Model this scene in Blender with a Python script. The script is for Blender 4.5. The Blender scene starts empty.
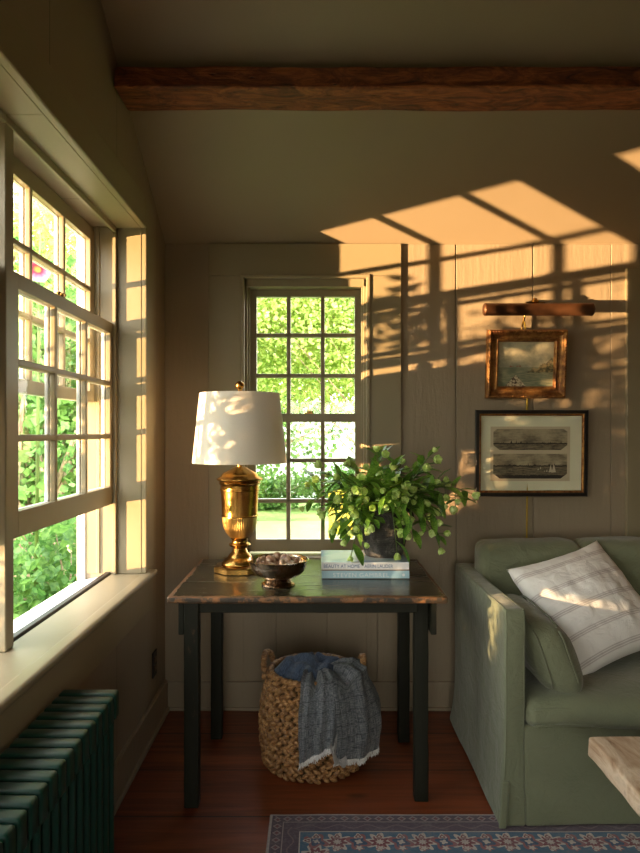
import bpy, bmesh, math, random
from mathutils import Vector, Matrix, noise
PI = math.pi
R = random.Random(7)
scene = bpy.context.scene
COL = scene.collection
EYE = 1.365
WPOS = {}

# ------------------------------------------------------------------ object helpers
def obj(name, bm, m, parent=None, smooth=None, origin=None, **tags):
    """bm holds world coordinates; links it as one mesh object with a local origin at its base"""
    if smooth is not None:
        bmesh.ops.recalc_face_normals(bm, faces=bm.faces)
    xs = [v.co for v in bm.verts]
    if origin is None:
        lo = Vector((min(c.x for c in xs), min(c.y for c in xs), min(c.z for c in xs)))
        hi = Vector((max(c.x for c in xs), max(c.y for c in xs), max(c.z for c in xs)))
        origin = Vector(((lo.x + hi.x) / 2, (lo.y + hi.y) / 2, lo.z))
    origin = Vector(origin)
    for v in bm.verts: v.co -= origin
    me = bpy.data.meshes.new(name)
    bm.to_mesh(me); bm.free()
    if smooth:
        for p in me.polygons: p.use_smooth = True
        if smooth is not True:
            me.set_sharp_from_angle(angle=math.radians(smooth))
    for mm in (m if isinstance(m, (list, tuple)) else [m]): me.materials.append(mm)
    o = bpy.data.objects.new(name, me); COL.objects.link(o)
    WPOS[o.name] = origin
    if parent:
        o.parent = parent; o.location = origin - WPOS[parent.name]
    else:
        o.location = origin
    for k, v in tags.items(): o[k] = v
    return o

def thing(name, loc, label=None, category=None, group=None, kind=None):
    o = bpy.data.objects.new(name, None); COL.objects.link(o)
    o.empty_display_size = .1
    o.location = loc; WPOS[o.name] = Vector(loc)
    if label: o['label'] = label
    if category: o['category'] = category
    if group: o['group'] = group
    if kind: o['kind'] = kind
    return o

def copy_tree(o, parent=None):
    c = o.copy(); COL.objects.link(c); c.parent = parent
    for ch in list(o.children): copy_tree(ch, c)
    return c

# ------------------------------------------------------------------ mesh helpers
def box(bm, x0, x1, y0, y1, z0, z1, bev=0, seg=2, fn=None, mi=0):
    t = bmesh.new()
    r = bmesh.ops.create_cube(t, size=1)
    for v in t.verts:
        v.co = Vector((x0 + (v.co.x + .5) * (x1 - x0), y0 + (v.co.y + .5) * (y1 - y0), z0 + (v.co.z + .5) * (z1 - z0)))
    bmesh.ops.recalc_face_normals(t, faces=t.faces)
    if bev: bmesh.ops.bevel(t, geom=list(t.edges), offset=bev, segments=seg, profile=.6, affect='EDGES', clamp_overlap=True)
    merge(bm, t, fn, mi)

def merge(bm, t, fn=None, mi=0):
    vm = {}
    for v in t.verts: vm[v] = bm.verts.new(fn(v.co.copy()) if fn else v.co)
    uvs = t.loops.layers.uv.active
    uvd = None
    if uvs:
        uvd = bm.loops.layers.uv.verify()
    for f in t.faces:
        try: nf = bm.faces.new([vm[v] for v in f.verts])
        except ValueError: continue
        nf.material_index = mi if mi else f.material_index; nf.smooth = f.smooth
        if uvd:
            for a, b in zip(nf.loops, f.loops): a[uvd].uv = b[uvs].uv
    t.free()

def lathe(bm, prof, cx, cy, z0, seg=48, fn=None, flute=None):
    """prof: (r, z) list from bottom to top"""
    rings = []
    for r, z in prof:
        if r < 1e-5:
            c = Vector((cx, cy, z0 + z)); rings.append([bm.verts.new(fn(c) if fn else c)])
        else:
            ring = []
            for i in range(seg):
                a = 2 * PI * i / seg
                rr = r * (flute(a, z) if flute else 1)
                c = Vector((cx + rr * math.cos(a), cy + rr * math.sin(a), z0 + z))
                ring.append(bm.verts.new(fn(c) if fn else c))
            rings.append(ring)
    for a, b in zip(rings, rings[1:]):
        if len(a) == 1 and len(b) == 1: continue
        for i in range(seg):
            j = (i + 1) % seg
            if len(a) == 1: bm.faces.new((a[0], b[j], b[i]))
            elif len(b) == 1: bm.faces.new((a[i], a[j], b[0]))
            else: bm.faces.new((a[i], a[j], b[j], b[i]))
    return rings

def tube(bm, pts, rad, seg=10, caps=True, closed=False):
    pts = [Vector(p) for p in pts]
    n = len(pts)
    rad = rad if isinstance(rad, (list, tuple)) else [rad] * n
    up = Vector((0, 0, 1))
    rings = []; prev = None
    for i, p in enumerate(pts):
        if closed: d = pts[(i + 1) % n] - pts[i - 1]
        else: d = pts[min(i + 1, n - 1)] - pts[max(i - 1, 0)]
        d.normalize()
        if prev is None:
            a = d.orthogonal().normalized()
        else:
            a = prev - d * prev.dot(d)
            a = a.normalized() if a.length > 1e-6 else d.orthogonal().normalized()
        prev = a
        b = d.cross(a)
        rings.append([bm.verts.new(p + rad[i] * (a * math.cos(2 * PI * k / seg) + b * math.sin(2 * PI * k / seg))) for k in range(seg)])
    m = n if closed else n - 1
    for i in range(m):
        A = rings[i]; B = rings[(i + 1) % n]
        for k in range(seg):
            bm.faces.new((A[k], A[(k + 1) % seg], B[(k + 1) % seg], B[k]))
    if caps and not closed:
        bm.faces.new(list(reversed(rings[0]))); bm.faces.new(rings[-1])

def rbox(x0, x1, y0, y1, z0, z1, r=.03, step=.04, nz=0, ns=6, seed=0, fn=None, crown=0, rs=3):
    """rounded box on a fine grid; nz = amplitude of soft cloth noise; crown puffs the faces"""
    def ax(a, b):
        rr = min(r, (b - a) / 2 - 1e-4)
        l = [a + rr * (1 - math.cos(PI / 2 * i / rs)) * 1.0 for i in range(rs)]
        l = [a + rr * math.tan(PI / 4 * i / rs) for i in range(rs)]
        n = max(1, int((b - a - 2 * rr) / step))
        mid = [a + rr + (b - a - 2 * rr) * i / n for i in range(n + 1)]
        return l + mid + [b - (q - a) for q in reversed(l)], rr
    X, rx = ax(x0, x1); Y, ry = ax(y0, y1); Z, rz = ax(z0, z1)
    rr = min(rx, ry, rz)
    bm = bmesh.new(); vd = {}
    uv = bm.loops.layers.uv.new()
    def V(i, j, k):
        key = (i, j, k)
        if key not in vd:
            p = Vector((X[i], Y[j], Z[k]))
            q = Vector((min(max(p.x, x0 + rr), x1 - rr), min(max(p.y, y0 + rr), y1 - rr), min(max(p.z, z0 + rr), z1 - rr)))
            d = p - q
            n = d.normalized() if d.length > 1e-7 else Vector((0, 0, 1))
            p = q + n * rr
            if crown:
                u = 2 * (p.x - x0) / (x1 - x0) - 1; v = 2 * (p.y - y0) / (y1 - y0) - 1; w = 2 * (p.z - z0) / (z1 - z0) - 1
                k2 = lambda s: max(0, 1 - s * s) ** .5
                p += Vector((n.x * k2(v) * k2(w), n.y * k2(u) * k2(w), n.z * k2(u) * k2(v))) * crown
            if nz:
                s = Vector((seed * 7.1, seed * 3.3, seed))
                p = p + n * nz * (noise.noise(p * ns + s) + .5 * noise.noise(p * ns * 2.7 + s))
            vd[key] = bm.verts.new(fn(p) if fn else p)
        return vd[key]
    def face(q, uvs):
        f = bm.faces.new(q)
        for l, c in zip(f.loops, uvs): l[uv].uv = c
    I, J, K = len(X) - 1, len(Y) - 1, len(Z) - 1
    for i in range(I):
        for j in range(J):
            for k in (0, K):
                q = [(i, j), (i + 1, j), (i + 1, j + 1), (i, j + 1)]
                if k == 0: q.reverse()
                face([V(a, b, k) for a, b in q], [(X[a], Y[b]) for a, b in q])
    for i in range(I):
        for k in range(K):
            for j in (0, J):
                q = [(i, k), (i + 1, k), (i + 1, k + 1), (i, k + 1)]
                if j == J: q.reverse()
                face([V(a, j, b) for a, b in q], [(X[a], Z[b]) for a, b in q])
    for j in range(J):
        for k in range(K):
            for i in (0, I):
                q = [(j, k), (j + 1, k), (j + 1, k + 1), (j, k + 1)]
                if i == 0: q.reverse()
                face([V(i, a, b) for a, b in q], [(Y[a], Z[b]) for a, b in q])
    return bm

def quadsheet(bm, nu, nv, f, uvf=None, closed_u=False):
    uv = bm.loops.layers.uv.verify()
    g = [[bm.verts.new(f(i / nu, j / nv)) for j in range(nv + 1)] for i in range(nu + (0 if closed_u else 1))]
    n = len(g)
    for i in range(nu):
        for j in range(nv):
            i2 = (i + 1) % n
            fc = bm.faces.new((g[i][j], g[i2][j], g[i2][j + 1], g[i][j + 1]))
            for l, c in zip(fc.loops, ((i, j), (i + 1, j), (i + 1, j + 1), (i, j + 1))):
                l[uv].uv = (c[0] / nu, c[1] / nv)
    return g

def solidify(bm, t):
    r = bmesh.ops.solidify(bm, geom=list(bm.faces), thickness=t)

# ------------------------------------------------------------------ node helpers
class S:
    nt = None
    def __init__(s, sock): s.s = sock
    @staticmethod
    def m(op, *a, clamp=False):
        n = S.nt.nodes.new('ShaderNodeMath'); n.operation = op; n.use_clamp = clamp
        for i, x in enumerate(a):
            if isinstance(x, S): S.nt.links.new(x.s, n.inputs[i])
            else: n.inputs[i].default_value = x
        return S(n.outputs[0])
    def __add__(s, o): return S.m('ADD', s, o)
    __radd__ = __add__
    def __sub__(s, o): return S.m('SUBTRACT', s, o)
    def __rsub__(s, o): return S.m('SUBTRACT', o, s)
    def __mul__(s, o): return S.m('MULTIPLY', s, o)
    __rmul__ = __mul__
    def __truediv__(s, o): return S.m('DIVIDE', s, o)
    def __lt__(s, o): return S.m('LESS_THAN', s, o)
    def __gt__(s, o): return S.m('GREATER_THAN', s, o)
def fract(a): return S.m('FRACT', a)
def floor_(a): return S.m('FLOOR', a)
def absn(a): return S.m('ABSOLUTE', a)
def sinn(a): return S.m('SINE', a)
def mx(a, b): return S.m('MAXIMUM', a, b)
def mn(a, b): return S.m('MINIMUM', a, b)
def smooth(a, lo, hi):
    n = S.nt.nodes.new('ShaderNodeMapRange'); n.interpolation_type = 'SMOOTHSTEP'
    S.nt.links.new(a.s, n.inputs[0]); n.inputs[1].default_value = lo; n.inputs[2].default_value = hi
    return S(n.outputs[0])
def coords(kind='Object'):
    n = S.nt.nodes.new('ShaderNodeTexCoord'); s = S.nt.nodes.new('ShaderNodeSeparateXYZ')
    S.nt.links.new(n.outputs[kind], s.inputs[0])
    return n.outputs[kind], S(s.outputs[0]), S(s.outputs[1]), S(s.outputs[2])
def wcoords():
    n = S.nt.nodes.new('ShaderNodeNewGeometry'); s = S.nt.nodes.new('ShaderNodeSeparateXYZ')
    S.nt.links.new(n.outputs['Position'], s.inputs[0])
    return n.outputs['Position'], S(s.outputs[0]), S(s.outputs[1]), S(s.outputs[2])
def vec(x, y, z):
    n = S.nt.nodes.new('ShaderNodeCombineXYZ')
    for i, a in enumerate((x, y, z)):
        if isinstance(a, S): S.nt.links.new(a.s, n.inputs[i])
        else: n.inputs[i].default_value = a
    return n.outputs[0]
def nz(v, scale=5, detail=4, rough=.5, dist=0, sc=None):
    if sc:
        mp = S.nt.nodes.new('ShaderNodeMapping'); mp.inputs['Scale'].default_value = sc
        S.nt.links.new(v, mp.inputs[0]); v = mp.outputs[0]
    n = S.nt.nodes.new('ShaderNodeTexNoise'); S.nt.links.new(v, n.inputs['Vector'])
    n.inputs['Scale'].default_value = scale; n.inputs['Detail'].default_value = detail
    n.inputs['Roughness'].default_value = rough; n.inputs['Distortion'].default_value = dist
    return S(n.outputs[0])
def vor(v, scale=5, feature='F1', out=0):
    n = S.nt.nodes.new('ShaderNodeTexVoronoi'); S.nt.links.new(v, n.inputs['Vector'])
    n.feature = feature; n.inputs['Scale'].default_value = scale
    return S(n.outputs[out])
def wnoise(a):
    n = S.nt.nodes.new('ShaderNodeTexWhiteNoise'); n.noise_dimensions = '1D'
    S.nt.links.new(a.s, n.inputs['W']); return S(n.outputs[0])
def mix(f, a, b):
    n = S.nt.nodes.new('ShaderNodeMix'); n.data_type = 'RGBA'
    if isinstance(f, S): S.nt.links.new(f.s, n.inputs[0])
    else: n.inputs[0].default_value = f
    for i, c in ((6, a), (7, b)):
        if isinstance(c, tuple): n.inputs[i].default_value = (*c[:3], 1)
        else: S.nt.links.new(c.s if isinstance(c, S) else c, n.inputs[i])
    return n.outputs[2]
def ramp(f, stops):
    n = S.nt.nodes.new('ShaderNodeValToRGB'); S.nt.links.new(f.s, n.inputs[0])
    e = n.color_ramp.elements
    while len(e) < len(stops): e.new(.5)
    for x, (p, c) in zip(e, stops): x.position = p; x.color = (*c, 1)
    return n.outputs[0]

def mat(name, color, rough=.5, metal=0, fn=None, bump=.3, dist=.002, sheen=0, transl=0, spec=.5, coat=0):
    """fn() returns dict with optional color / rough / height sockets"""
    m = bpy.data.materials.new(name); m.use_nodes = True
    nt = m.node_tree; S.nt = nt
    b = nt.nodes['Principled BSDF']; out = nt.nodes['Material Output']
    b.inputs['Base Color'].default_value = (*color, 1)
    b.inputs['Roughness'].default_value = rough; b.inputs['Metallic'].default_value = metal
    b.inputs['Specular IOR Level'].default_value = spec
    if sheen: b.inputs['Sheen Weight'].default_value = sheen; b.inputs['Sheen Roughness'].default_value = .5
    if coat: b.inputs['Coat Weight'].default_value = coat; b.inputs['Coat Roughness'].default_value = .15
    d = fn() if fn else {}
    if 'color' in d: nt.links.new(d['color'], b.inputs['Base Color'])
    if 'rough' in d: nt.links.new(d['rough'].s, b.inputs['Roughness'])
    if 'metal' in d: nt.links.new(d['metal'].s, b.inputs['Metallic'])
    if 'height' in d:
        bp = nt.nodes.new('ShaderNodeBump'); bp.inputs['Strength'].default_value = bump; bp.inputs['Distance'].default_value = dist
        nt.links.new(d['height'].s, bp.inputs['Height']); nt.links.new(bp.outputs[0], b.inputs['Normal'])
    if transl:
        t = nt.nodes.new('ShaderNodeBsdfTranslucent'); mxs = nt.nodes.new('ShaderNodeMixShader')
        mxs.inputs[0].default_value = transl
        if 'color' in d: nt.links.new(d['color'], t.inputs[0])
        else: t.inputs[0].default_value = (*color, 1)
        nt.links.new(b.outputs[0], mxs.inputs[1]); nt.links.new(t.outputs[0], mxs.inputs[2]); nt.links.new(mxs.outputs[0], out.inputs[0])
    return m

# ------------------------------------------------------------------ materials
WALL = (.27, .225, .155)
def f_wall():
    v, x, y, z = wcoords()
    n = nz(v, 5, 5, .6, 1.0, (1, 1, .16)); n2 = nz(v, 55, 3, .6, 0, (1, 1, .12)); n3 = nz(v, 1.3, 2)
    return dict(color=mix(n3, (.262, .208, .138), (.312, .250, .168)), height=n * 1.2 + n2 * .5 + nz(v, 90, 2) * .2)
M_wall = mat('painted_boards', WALL, .5, fn=f_wall, bump=.9, dist=.004)
def f_lwall():
    v, x, y, z = wcoords()
    s = fract((y + .66) / .64)
    seam = (absn(s - .5) > .4965)
    n = nz(v, 5, 5, .6, 1.0, (1, 1, .16)); n3 = nz(v, 1.3, 2)
    return dict(color=mix(seam, mix(n3, (.262, .208, .138), (.312, .250, .168)), (.10, .08, .055)), height=n - seam * 2)
M_lwall = mat('painted_boards_seamed', WALL, .5, fn=f_lwall, bump=.5, dist=.004)
def f_plast():
    v, x, y, z = wcoords()
    n = nz(v, 2.2, 4); n2 = nz(v, 30, 4)
    return dict(color=mix(n, (.28, .218, .136), (.325, .258, .165)), height=n + n2 * .15)
M_plaster = mat('painted_plaster', WALL, .65, fn=f_plast, bump=.3, dist=.006)
def f_trim():
    v, x, y, z = wcoords()
    n = nz(v, 3, 3); n2 = nz(v, 40, 3, .5, 0, (1, 1, .15))
    return dict(color=mix(n, (.250, .205, .122), (.280, .232, .140)), height=n2)
M_trim = mat('satin_trim_paint', (.27, .24, .165), .42, fn=f_trim, bump=.15, dist=.002)
M_ext = mat('white_exterior_paint', (.8, .79, .76), .5, fn=lambda: dict(color=mix(nz(wcoords()[0], 8, 3), (.74, .73, .70), (.84, .83, .80))))
def f_glass(name, fac=.06):
    m = bpy.data.materials.new(name); m.use_nodes = True; nt = m.node_tree; S.nt = nt
    nt.nodes.remove(nt.nodes['Principled BSDF'])
    t = nt.nodes.new('ShaderNodeBsdfTransparent'); g = nt.nodes.new('ShaderNodeBsdfGlossy'); x = nt.nodes.new('ShaderNodeMixShader')
    t.inputs[0].default_value = (.97, .98, .96, 1); g.inputs['Roughness'].default_value = .02; x.inputs[0].default_value = fac
    bp = nt.nodes.new('ShaderNodeBump'); bp.inputs['Strength'].default_value = .15; bp.inputs['Distance'].default_value = .003
    nt.links.new(nz(wcoords()[0], 9, 2).s, bp.inputs['Height']); nt.links.new(bp.outputs[0], g.inputs['Normal'])
    nt.links.new(t.outputs[0], x.inputs[1]); nt.links.new(g.outputs[0], x.inputs[2]); nt.links.new(x.outputs[0], nt.nodes['Material Output'].inputs[0])
    return m
M_glass = f_glass('old_window_glass', .07)
M_pglass = f_glass('picture_glass', .05)
def f_floor():
    v, x, y, z = wcoords()
    b = (3.41 - y) / .332
    i = floor_(b); s = fract(b)
    seam = (absn(s - .5) > .488)
    off = wnoise(i)
    v2 = vec(x * .55 + off * 37, y * 9, i)
    g = nz(v2, 2.2, 6, .62, 1.4); g2 = nz(v2, 9, 4, .6, .3)
    big = nz(v, .9, 2)
    knot = smooth(vor(vec(x * 1.1 + off * 11, y * 2.4, i), 1.6), .10, .02)
    c = mix(smooth(g, .3, .72), (.085, .018, .006), (.26, .065, .020))
    c = mix(off * .45, c, (.17, .036, .012))
    c = mix(knot * .7, c, (.035, .01, .004)); c = mix(seam * .9, c, (.012, .004, .003))
    return dict(color=c, rough=.27 + g2 * .2, height=g2 * .35 + g * .5 - seam * 2.2 + big)
M_floor = mat('heart_pine_boards', (.2, .05, .02), .3, fn=f_floor, bump=.3, dist=.003)
def f_beam():
    v, x, y, z = wcoords()
    v2 = vec(x * 1.1, y * 3, z * 3.4)
    g = nz(v2, 5, 8, .72, 1.8); g2 = nz(vec(x * .35, y * 9, z * 9), 6, 4, .6, .6); p = vor(vec(x * 1.6, y * 5, z * 5), 7)
    c = ramp(g, [(.3, (.02, .006, .003)), (.46, (.16, .040, .011)), (.68, (.42, .13, .036))])
    c = mix(smooth(g2, .62, .75) * .8, c, (.02, .007, .004)); c = mix(smooth(p, .12, .03) * .9, c, (.01, .004, .003))
    return dict(color=c, height=g + g2 * .8 + smooth(p, .0, .2))
M_beam = mat('rough_hewn_beam', (.12, .04, .015), .62, fn=f_beam, bump=.9, dist=.012)
def f_table():
    v, x, y, z = wcoords()
    g = nz(vec(x * .5, y * 6, z * 2), 5, 6, .6, .7); w = nz(v, 7, 6, .7); w2 = nz(v, 40, 4, .7)
    edge = mx(smooth(absn(x + .03), .47, .505), smooth(2.52 - y, .03, .085))
    worn = smooth(w * .6 + w2 * .35 + edge * .34, .66, .78)
    c = mix(smooth(g, .3, .7), (.018, .016, .010), (.050, .043, .024))
    c = mix(worn * .85, c, mix(w2, (.24, .11, .04), (.09, .035, .014)))
    return dict(color=c, rough=.2 + worn * .3 + g * .12, height=g * .5 - worn * .8)
M_table = mat('worn_black_green_paint', (.04, .035, .02), .25, fn=f_table, bump=.3, dist=.003)
def f_tedge():
    v, x, y, z = wcoords()
    w = nz(v, 30, 6, .7); w1 = nz(v, 6, 3)
    k = smooth(w * .7 + w1 * .4, .50, .62)
    return dict(color=mix(k, (.03, .022, .012), mix(w, (.40, .19, .065), (.13, .055, .018))), height=w)
M_tedge = mat('bare_worn_table_edge', (.3, .14, .05), .5, fn=f_tedge, bump=.5, dist=.004)
def f_tleg():
    v, x, y, z = wcoords()
    w = nz(v, 14, 6, .75, 0, (1, 1, .35)); g = nz(v, 30, 4, .6, 0, (1, 1, .1))
    k = smooth(w, .62, .75)
    return dict(color=mix(k * .7, mix(g, (.009, .010, .007), (.022, .022, .014)), (.12, .07, .035)), height=g + w * .6)
M_tleg = mat('worn_black_leg_paint', (.02, .02, .015), .5, fn=f_tleg, bump=.4, dist=.003, spec=.15)
def f_brass(dark=(.30, .15, .035), lite=(.66, .40, .11), r=.22):
    def f():
        v, x, y, z = coords('Object')
        n = nz(v, 9, 5, .6); n2 = nz(v, 60, 3)
        return dict(color=mix(smooth(n, .3, .75), dark, lite), rough=n2 * .14 + r - .05, height=n2)
    return f
M_brass = mat('aged_brass', (.6, .38, .1), .2, 1, fn=f_brass(), bump=.05)
def f_brushed():
    v, x, y, z = coords('Object')
    n = nz(v, 9, 5, .6)
    rib = sinn(S.m('ARCTAN2', y, x) * 60)
    return dict(color=mix(n, (.34, .20, .055), (.58, .38, .13)), height=rib)
M_brassrib = mat('reeded_brass', (.6, .4, .15), .38, 1, fn=f_brushed, bump=.5, dist=.003)
M_plight = mat('dark_bronze_tube', (.16, .07, .03), .42, .6, fn=f_brass((.085, .035, .016), (.15, .065, .028), .42), bump=.1)
def f_silver():
    v, x, y, z = coords('Object')
    n = nz(v, 16, 6, .7, .5); n2 = nz(v, 5, 2)
    k = smooth(n * .6 + n2 * .4, .42, .62)
    return dict(color=mix(k, (.66, .56, .44), (.26, .15, .075)), rough=k * .16 + .16, height=n)
M_silver = mat('tarnished_silver', (.5, .42, .32), .24, 1, fn=f_silver, bump=.08)
def f_shade():
    v, x, y, z = coords('Object')
    n = nz(v, 160, 2)
    return dict(color=mix(n, (.84, .80, .72), (.90, .86, .78)), height=n)
M_shade = mat('white_linen_shade', (.84, .8, .72), .8, fn=f_shade, bump=.15, dist=.001, transl=.28)
def f_vase():
    v, x, y, z = coords('Object')
    n = nz(v, 18, 7, .75, 1.2); n2 = nz(v, 5, 4, .6, 2); ln = sinn(z * 700 + n2 * 22) * .5 + .5
    c = ramp(n * .6 + n2 * .4, [(.36, (.012, .011, .010)), (.49, (.045, .042, .038)), (.58, (.15, .135, .12)), (.68, (.40, .36, .31))])
    return dict(color=mix(smooth(ln, .75, .95) * .10, c, (.17, .16, .14)), height=n * 1.4 + n2 + ln * .06)
M_vase = mat('weathered_dark_stoneware', (.06, .055, .05), .78, fn=f_vase, bump=.8, dist=.006)
def f_leafy(a, b, sc=3):
    def f():
        v, x, y, z = wcoords()
        n = nz(v, sc, 3, .6); n2 = nz(v, sc * 11, 2)
        return dict(color=mix(smooth(n * .6 + n2 * .4, .35, .65), a, b))
    return f
M_leaf = mat('glossy_dark_leaf', (.05, .12, .02), .33, fn=f_leafy((.055, .16, .02), (.24, .44, .06), 14), transl=.25)
M_stem = mat('green_stem', (.10, .16, .03), .5)
M_bloom = mat('pale_green_petals', (.45, .6, .2), .5, fn=f_leafy((.48, .68, .14), (.86, .98, .48), 30), transl=.3)
def f_basket():
    v, x, y, z = wcoords()
    n = nz(v, 42, 2, .6); n2 = nz(v, 110, 3, .6, 1, (1, 1, 2.5))
    c = mix(smooth(n2, .35, .65), (.24, .11, .035), (.56, .32, .13))
    return dict(color=mix(smooth(n, .45, .62) * .75, c, (.17, .075, .025)), height=n2)
M_basket = mat('water_hyacinth_braid', (.4, .24, .1), .45, fn=f_basket, bump=.35, dist=.002)
M_basketin = mat('dark_basket_lining', (.12, .07, .03), .9)  # one flat dark brown for the inner lining
def f_throw(a, b):
    def f():
        v, u, w, z = coords('UV')
        n = nz(v, 6, 4); wv = nz(v, 200, 2, .6)
        wa = nz(vec(u * 18, w * 160, 0), 1, 3); we = nz(vec(u * 220, w * 12, 0), 1, 3)
        line = smooth(absn(fract(u * 13 + n * .5) - .5), .43, .49) * .55 + smooth(absn(fract(w * 9 + n * .3) - .5), .44, .49) * .45
        c = mix(smooth(wa * .5 + we * .5, .38, .62), a, b)
        return dict(color=mix(line, c, tuple(q * .35 for q in a)), height=wv + wa + we)
    return f
M_throw = mat('slate_blue_woven_cloth', (.1, .13, .17), .9, fn=f_throw((.085, .105, .130), (.50, .53, .55)), bump=.6, dist=.003, sheen=.3)
M_throwblue = mat('denim_blue_woven_cloth', (.06, .09, .15), .9, fn=f_throw((.025, .05, .105), (.12, .17, .26)), bump=.6, dist=.003, sheen=.3)
M_fringe = mat('white_frayed_cotton', (.7, .7, .68), .9, fn=lambda: dict(color=mix(nz(coords('Object')[0], 60, 3), (.5, .5, .5), (.85, .84, .8)), height=nz(coords('Object')[0], 200, 2)), bump=.8, dist=.003)
def f_sofa():
    v, x, y, z = wcoords()
    n = nz(v, 3.2, 3, .5, .8); w = nz(v, 260, 2, .6); fo = nz(v, 9, 4, .55, 1.4)
    c = mix(smooth(n, .3, .7), (.118, .132, .074), (.150, .166, .096))
    return dict(color=mix(w * .35, c, (.19, .21, .13)), height=fo * 1.0 + w * .06)
M_sofa = mat('sage_green_linen', (.1, .13, .08), .85, fn=f_sofa, bump=.75, dist=.016, sheen=.25)
M_piping = mat('sage_green_piping', (.13, .145, .085), .85, fn=lambda: dict(height=nz(wcoords()[0], 200, 2)), bump=.3, sheen=.2)
def f_pillow():
    v, u, w, z = coords('UV')
    n = nz(v, 260, 2); f = nz(v, 7, 4, .5, 1)
    a = fract(w * 5.0 + .12)
    st = smooth(absn(a - .5), .030, .018) + smooth(absn(a - .42), .020, .008) + smooth(absn(a - .58), .020, .008)
    band = smooth(absn(a - .5), .13, .11)
    c = mix(n, (.76, .75, .72), (.86, .85, .81))
    c = mix(band * .22, c, (.52, .47, .45)); c = mix(mn(st, .55 + a * 0), c, (.36, .31, .30))
    return dict(color=c, height=f * 1.4 + n * .1)
M_pillow = mat('white_striped_cotton', (.75, .74, .71), .85, fn=f_pillow, bump=.45, dist=.012, sheen=.2)
def f_rad():
    v, x, y, z = wcoords()
    n = nz(v, 25, 4)
    return dict(color=mix(n, (.003, .026, .016), (.005, .042, .026)), rough=n * .15 + .3, height=n)
M_rad = mat('dark_green_enamel', (.01, .05, .03), .35, fn=f_rad, bump=.2, dist=.002, spec=.28)
def f_wood():
    v, x, y, z = wcoords()
    w = nz(v, 6, 6, .65, 1.5, (1, .45, 1)); g = nz(v, 26, 5, .65, 1, (1, .2, 1)); cr = vor(v, 8, 'DISTANCE_TO_EDGE')
    c = ramp(w * .6 + g * .4, [(.34, (.14, .065, .03)), (.45, (.36, .24, .145)), (.57, (.58, .46, .33)), (.68, (.36, .28, .21))])
    c = mix(smooth(nz(v, 3.5, 5, .6, 2.5, (1, .35, 1.6)), .60, .66) * .6, c, (.17, .09, .045))
    return dict(color=c, height=w + g)
M_slab = mat('bleached_rough_timber', (.5, .4, .3), .7, fn=f_wood, bump=.8, dist=.006)
def f_gold():
    v, x, y, z = wcoords()
    n = nz(v, 40, 5, .7); n2 = nz(v, 9, 3)
    return dict(color=mix(smooth(n * .6 + n2 * .4, .38, .62), (.16, .055, .018), (.48, .24, .07)), rough=n * .25 + .40, height=n)
M_gilt = mat('worn_red_gilt', (.4, .2, .06), .4, .55, fn=f_gold, bump=.6, dist=.003)
M_gold = mat('gold_slip', (.55, .34, .10), .35, .8, fn=f_gold, bump=.2)
M_black = mat('black_lacquer', (.012, .011, .010), .3)
M_matboard = mat('cream_mat_board', (.80, .78, .58), .85)
M_cord = mat('yellow_cloth_cord', (.50, .33, .03), .6)
M_iron = mat('black_iron', (.015, .014, .013), .5)
M_brownpl = mat('brown_socket', (.10, .055, .022), .4)
def f_sea():
    v, u, w, z = coords('UV')
    n = nz(v, 4, 5, .6); n2 = nz(v, 14, 5, .65); h = nz(vec(u * 6, 0, 0), 1.5, 4)
    sky = mix(smooth(n * .7 + w * .3, .42, .68), (.36, .35, .24), (.72, .65, .43))
    sea = mix(smooth(nz(vec(u * 3, w * 22, 0), 2, 4) * .6 + n * .4, .38, .62), (.17, .20, .125), (.37, .36, .225))
    c = mix(w < .43, sky, sea)
    bank = (w < (.30 + (u - .48) * .62 + (h - .5) * .35)) * (w > (.29 + n2 * .06)) * (u > .50)
    c = mix(bank * (w < .64), c, mix(smooth(n2, .38, .62), (.055, .06, .03), (.34, .27, .14)))
    r = (absn(u - .33) * 1.35 + w * 1.0 + n2 * .12)
    c = mix(r < .33, c, mix(smooth(n2, .42, .55), (.09, .05, .03), (.66, .56, .38)))
    boats = (absn(w - .455) < .014) * (absn(u - .32) < .10) * (n2 > .5)
    return dict(color=mix(boats, c, (.36, .10, .05)), height=n2)
M_sea = mat('small_seascape_oil', (.4, .4, .3), .35, fn=f_sea, bump=.3, dist=.001)
def f_print():
    v, u, w, z = coords('UV')
    n = nz(vec(u * 3, w * 26, 0), 2.2, 4, .6); n2 = nz(v, 30, 5, .7); n3 = nz(vec(u * 22, w * 3, 0), 1, 5, .7); n4 = nz(v, 5, 4)
    paper = (.60, .51, .35)
    ax = absn(u - .5)
    def panel(lo, hi, hz, chtop, chbot):
        inside = (w > lo) * (w < hi) * (ax < .465)
        ch = (((hi - w) + (.465 - ax) * 1.1) > (.05 if chtop else -1)) * (((w - lo) + (.465 - ax) * 1.1) > (.09 if chbot else -1))
        inside = inside * ch
        sk = smooth(n * .35 + n4 * .7 + n2 * .25 + (w - lo) * .15, .48, .85)
        sky = mix(sk, (.13, .105, .07), (.46, .385, .25))
        water = mix(smooth(n * .7 + n2 * .3, .38, .62), (.07, .055, .035), (.27, .22, .14))
        c = mix(w < hz, sky, water)
        c = mix((absn(w - hz - (n3 - .45) * .05) < .012) + ((w > hz) * (w < hz + (n3 - .50) * .42)), c, (.035, .027, .018))
        return inside, c
    i1, c1 = panel(.57, .955, .685, True, True); i2, c2 = panel(.045, .50, .275, False, True)
    c2 = mix((w < (.085 + n3 * .07 - .01)) * 1.0, c2, (.03, .024, .018))
    c = mix(i1, paper, c1); c = mix(i2, c, c2)
    return dict(color=c)
M_print = mat('sepia_harbour_engraving', (.4, .35, .25), .8, fn=f_print)
M_sail = mat('white_ink_sail', (.62, .55, .40), .8)
M_bookA = mat('white_book_cover', (.85, .84, .82), .35)
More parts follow.
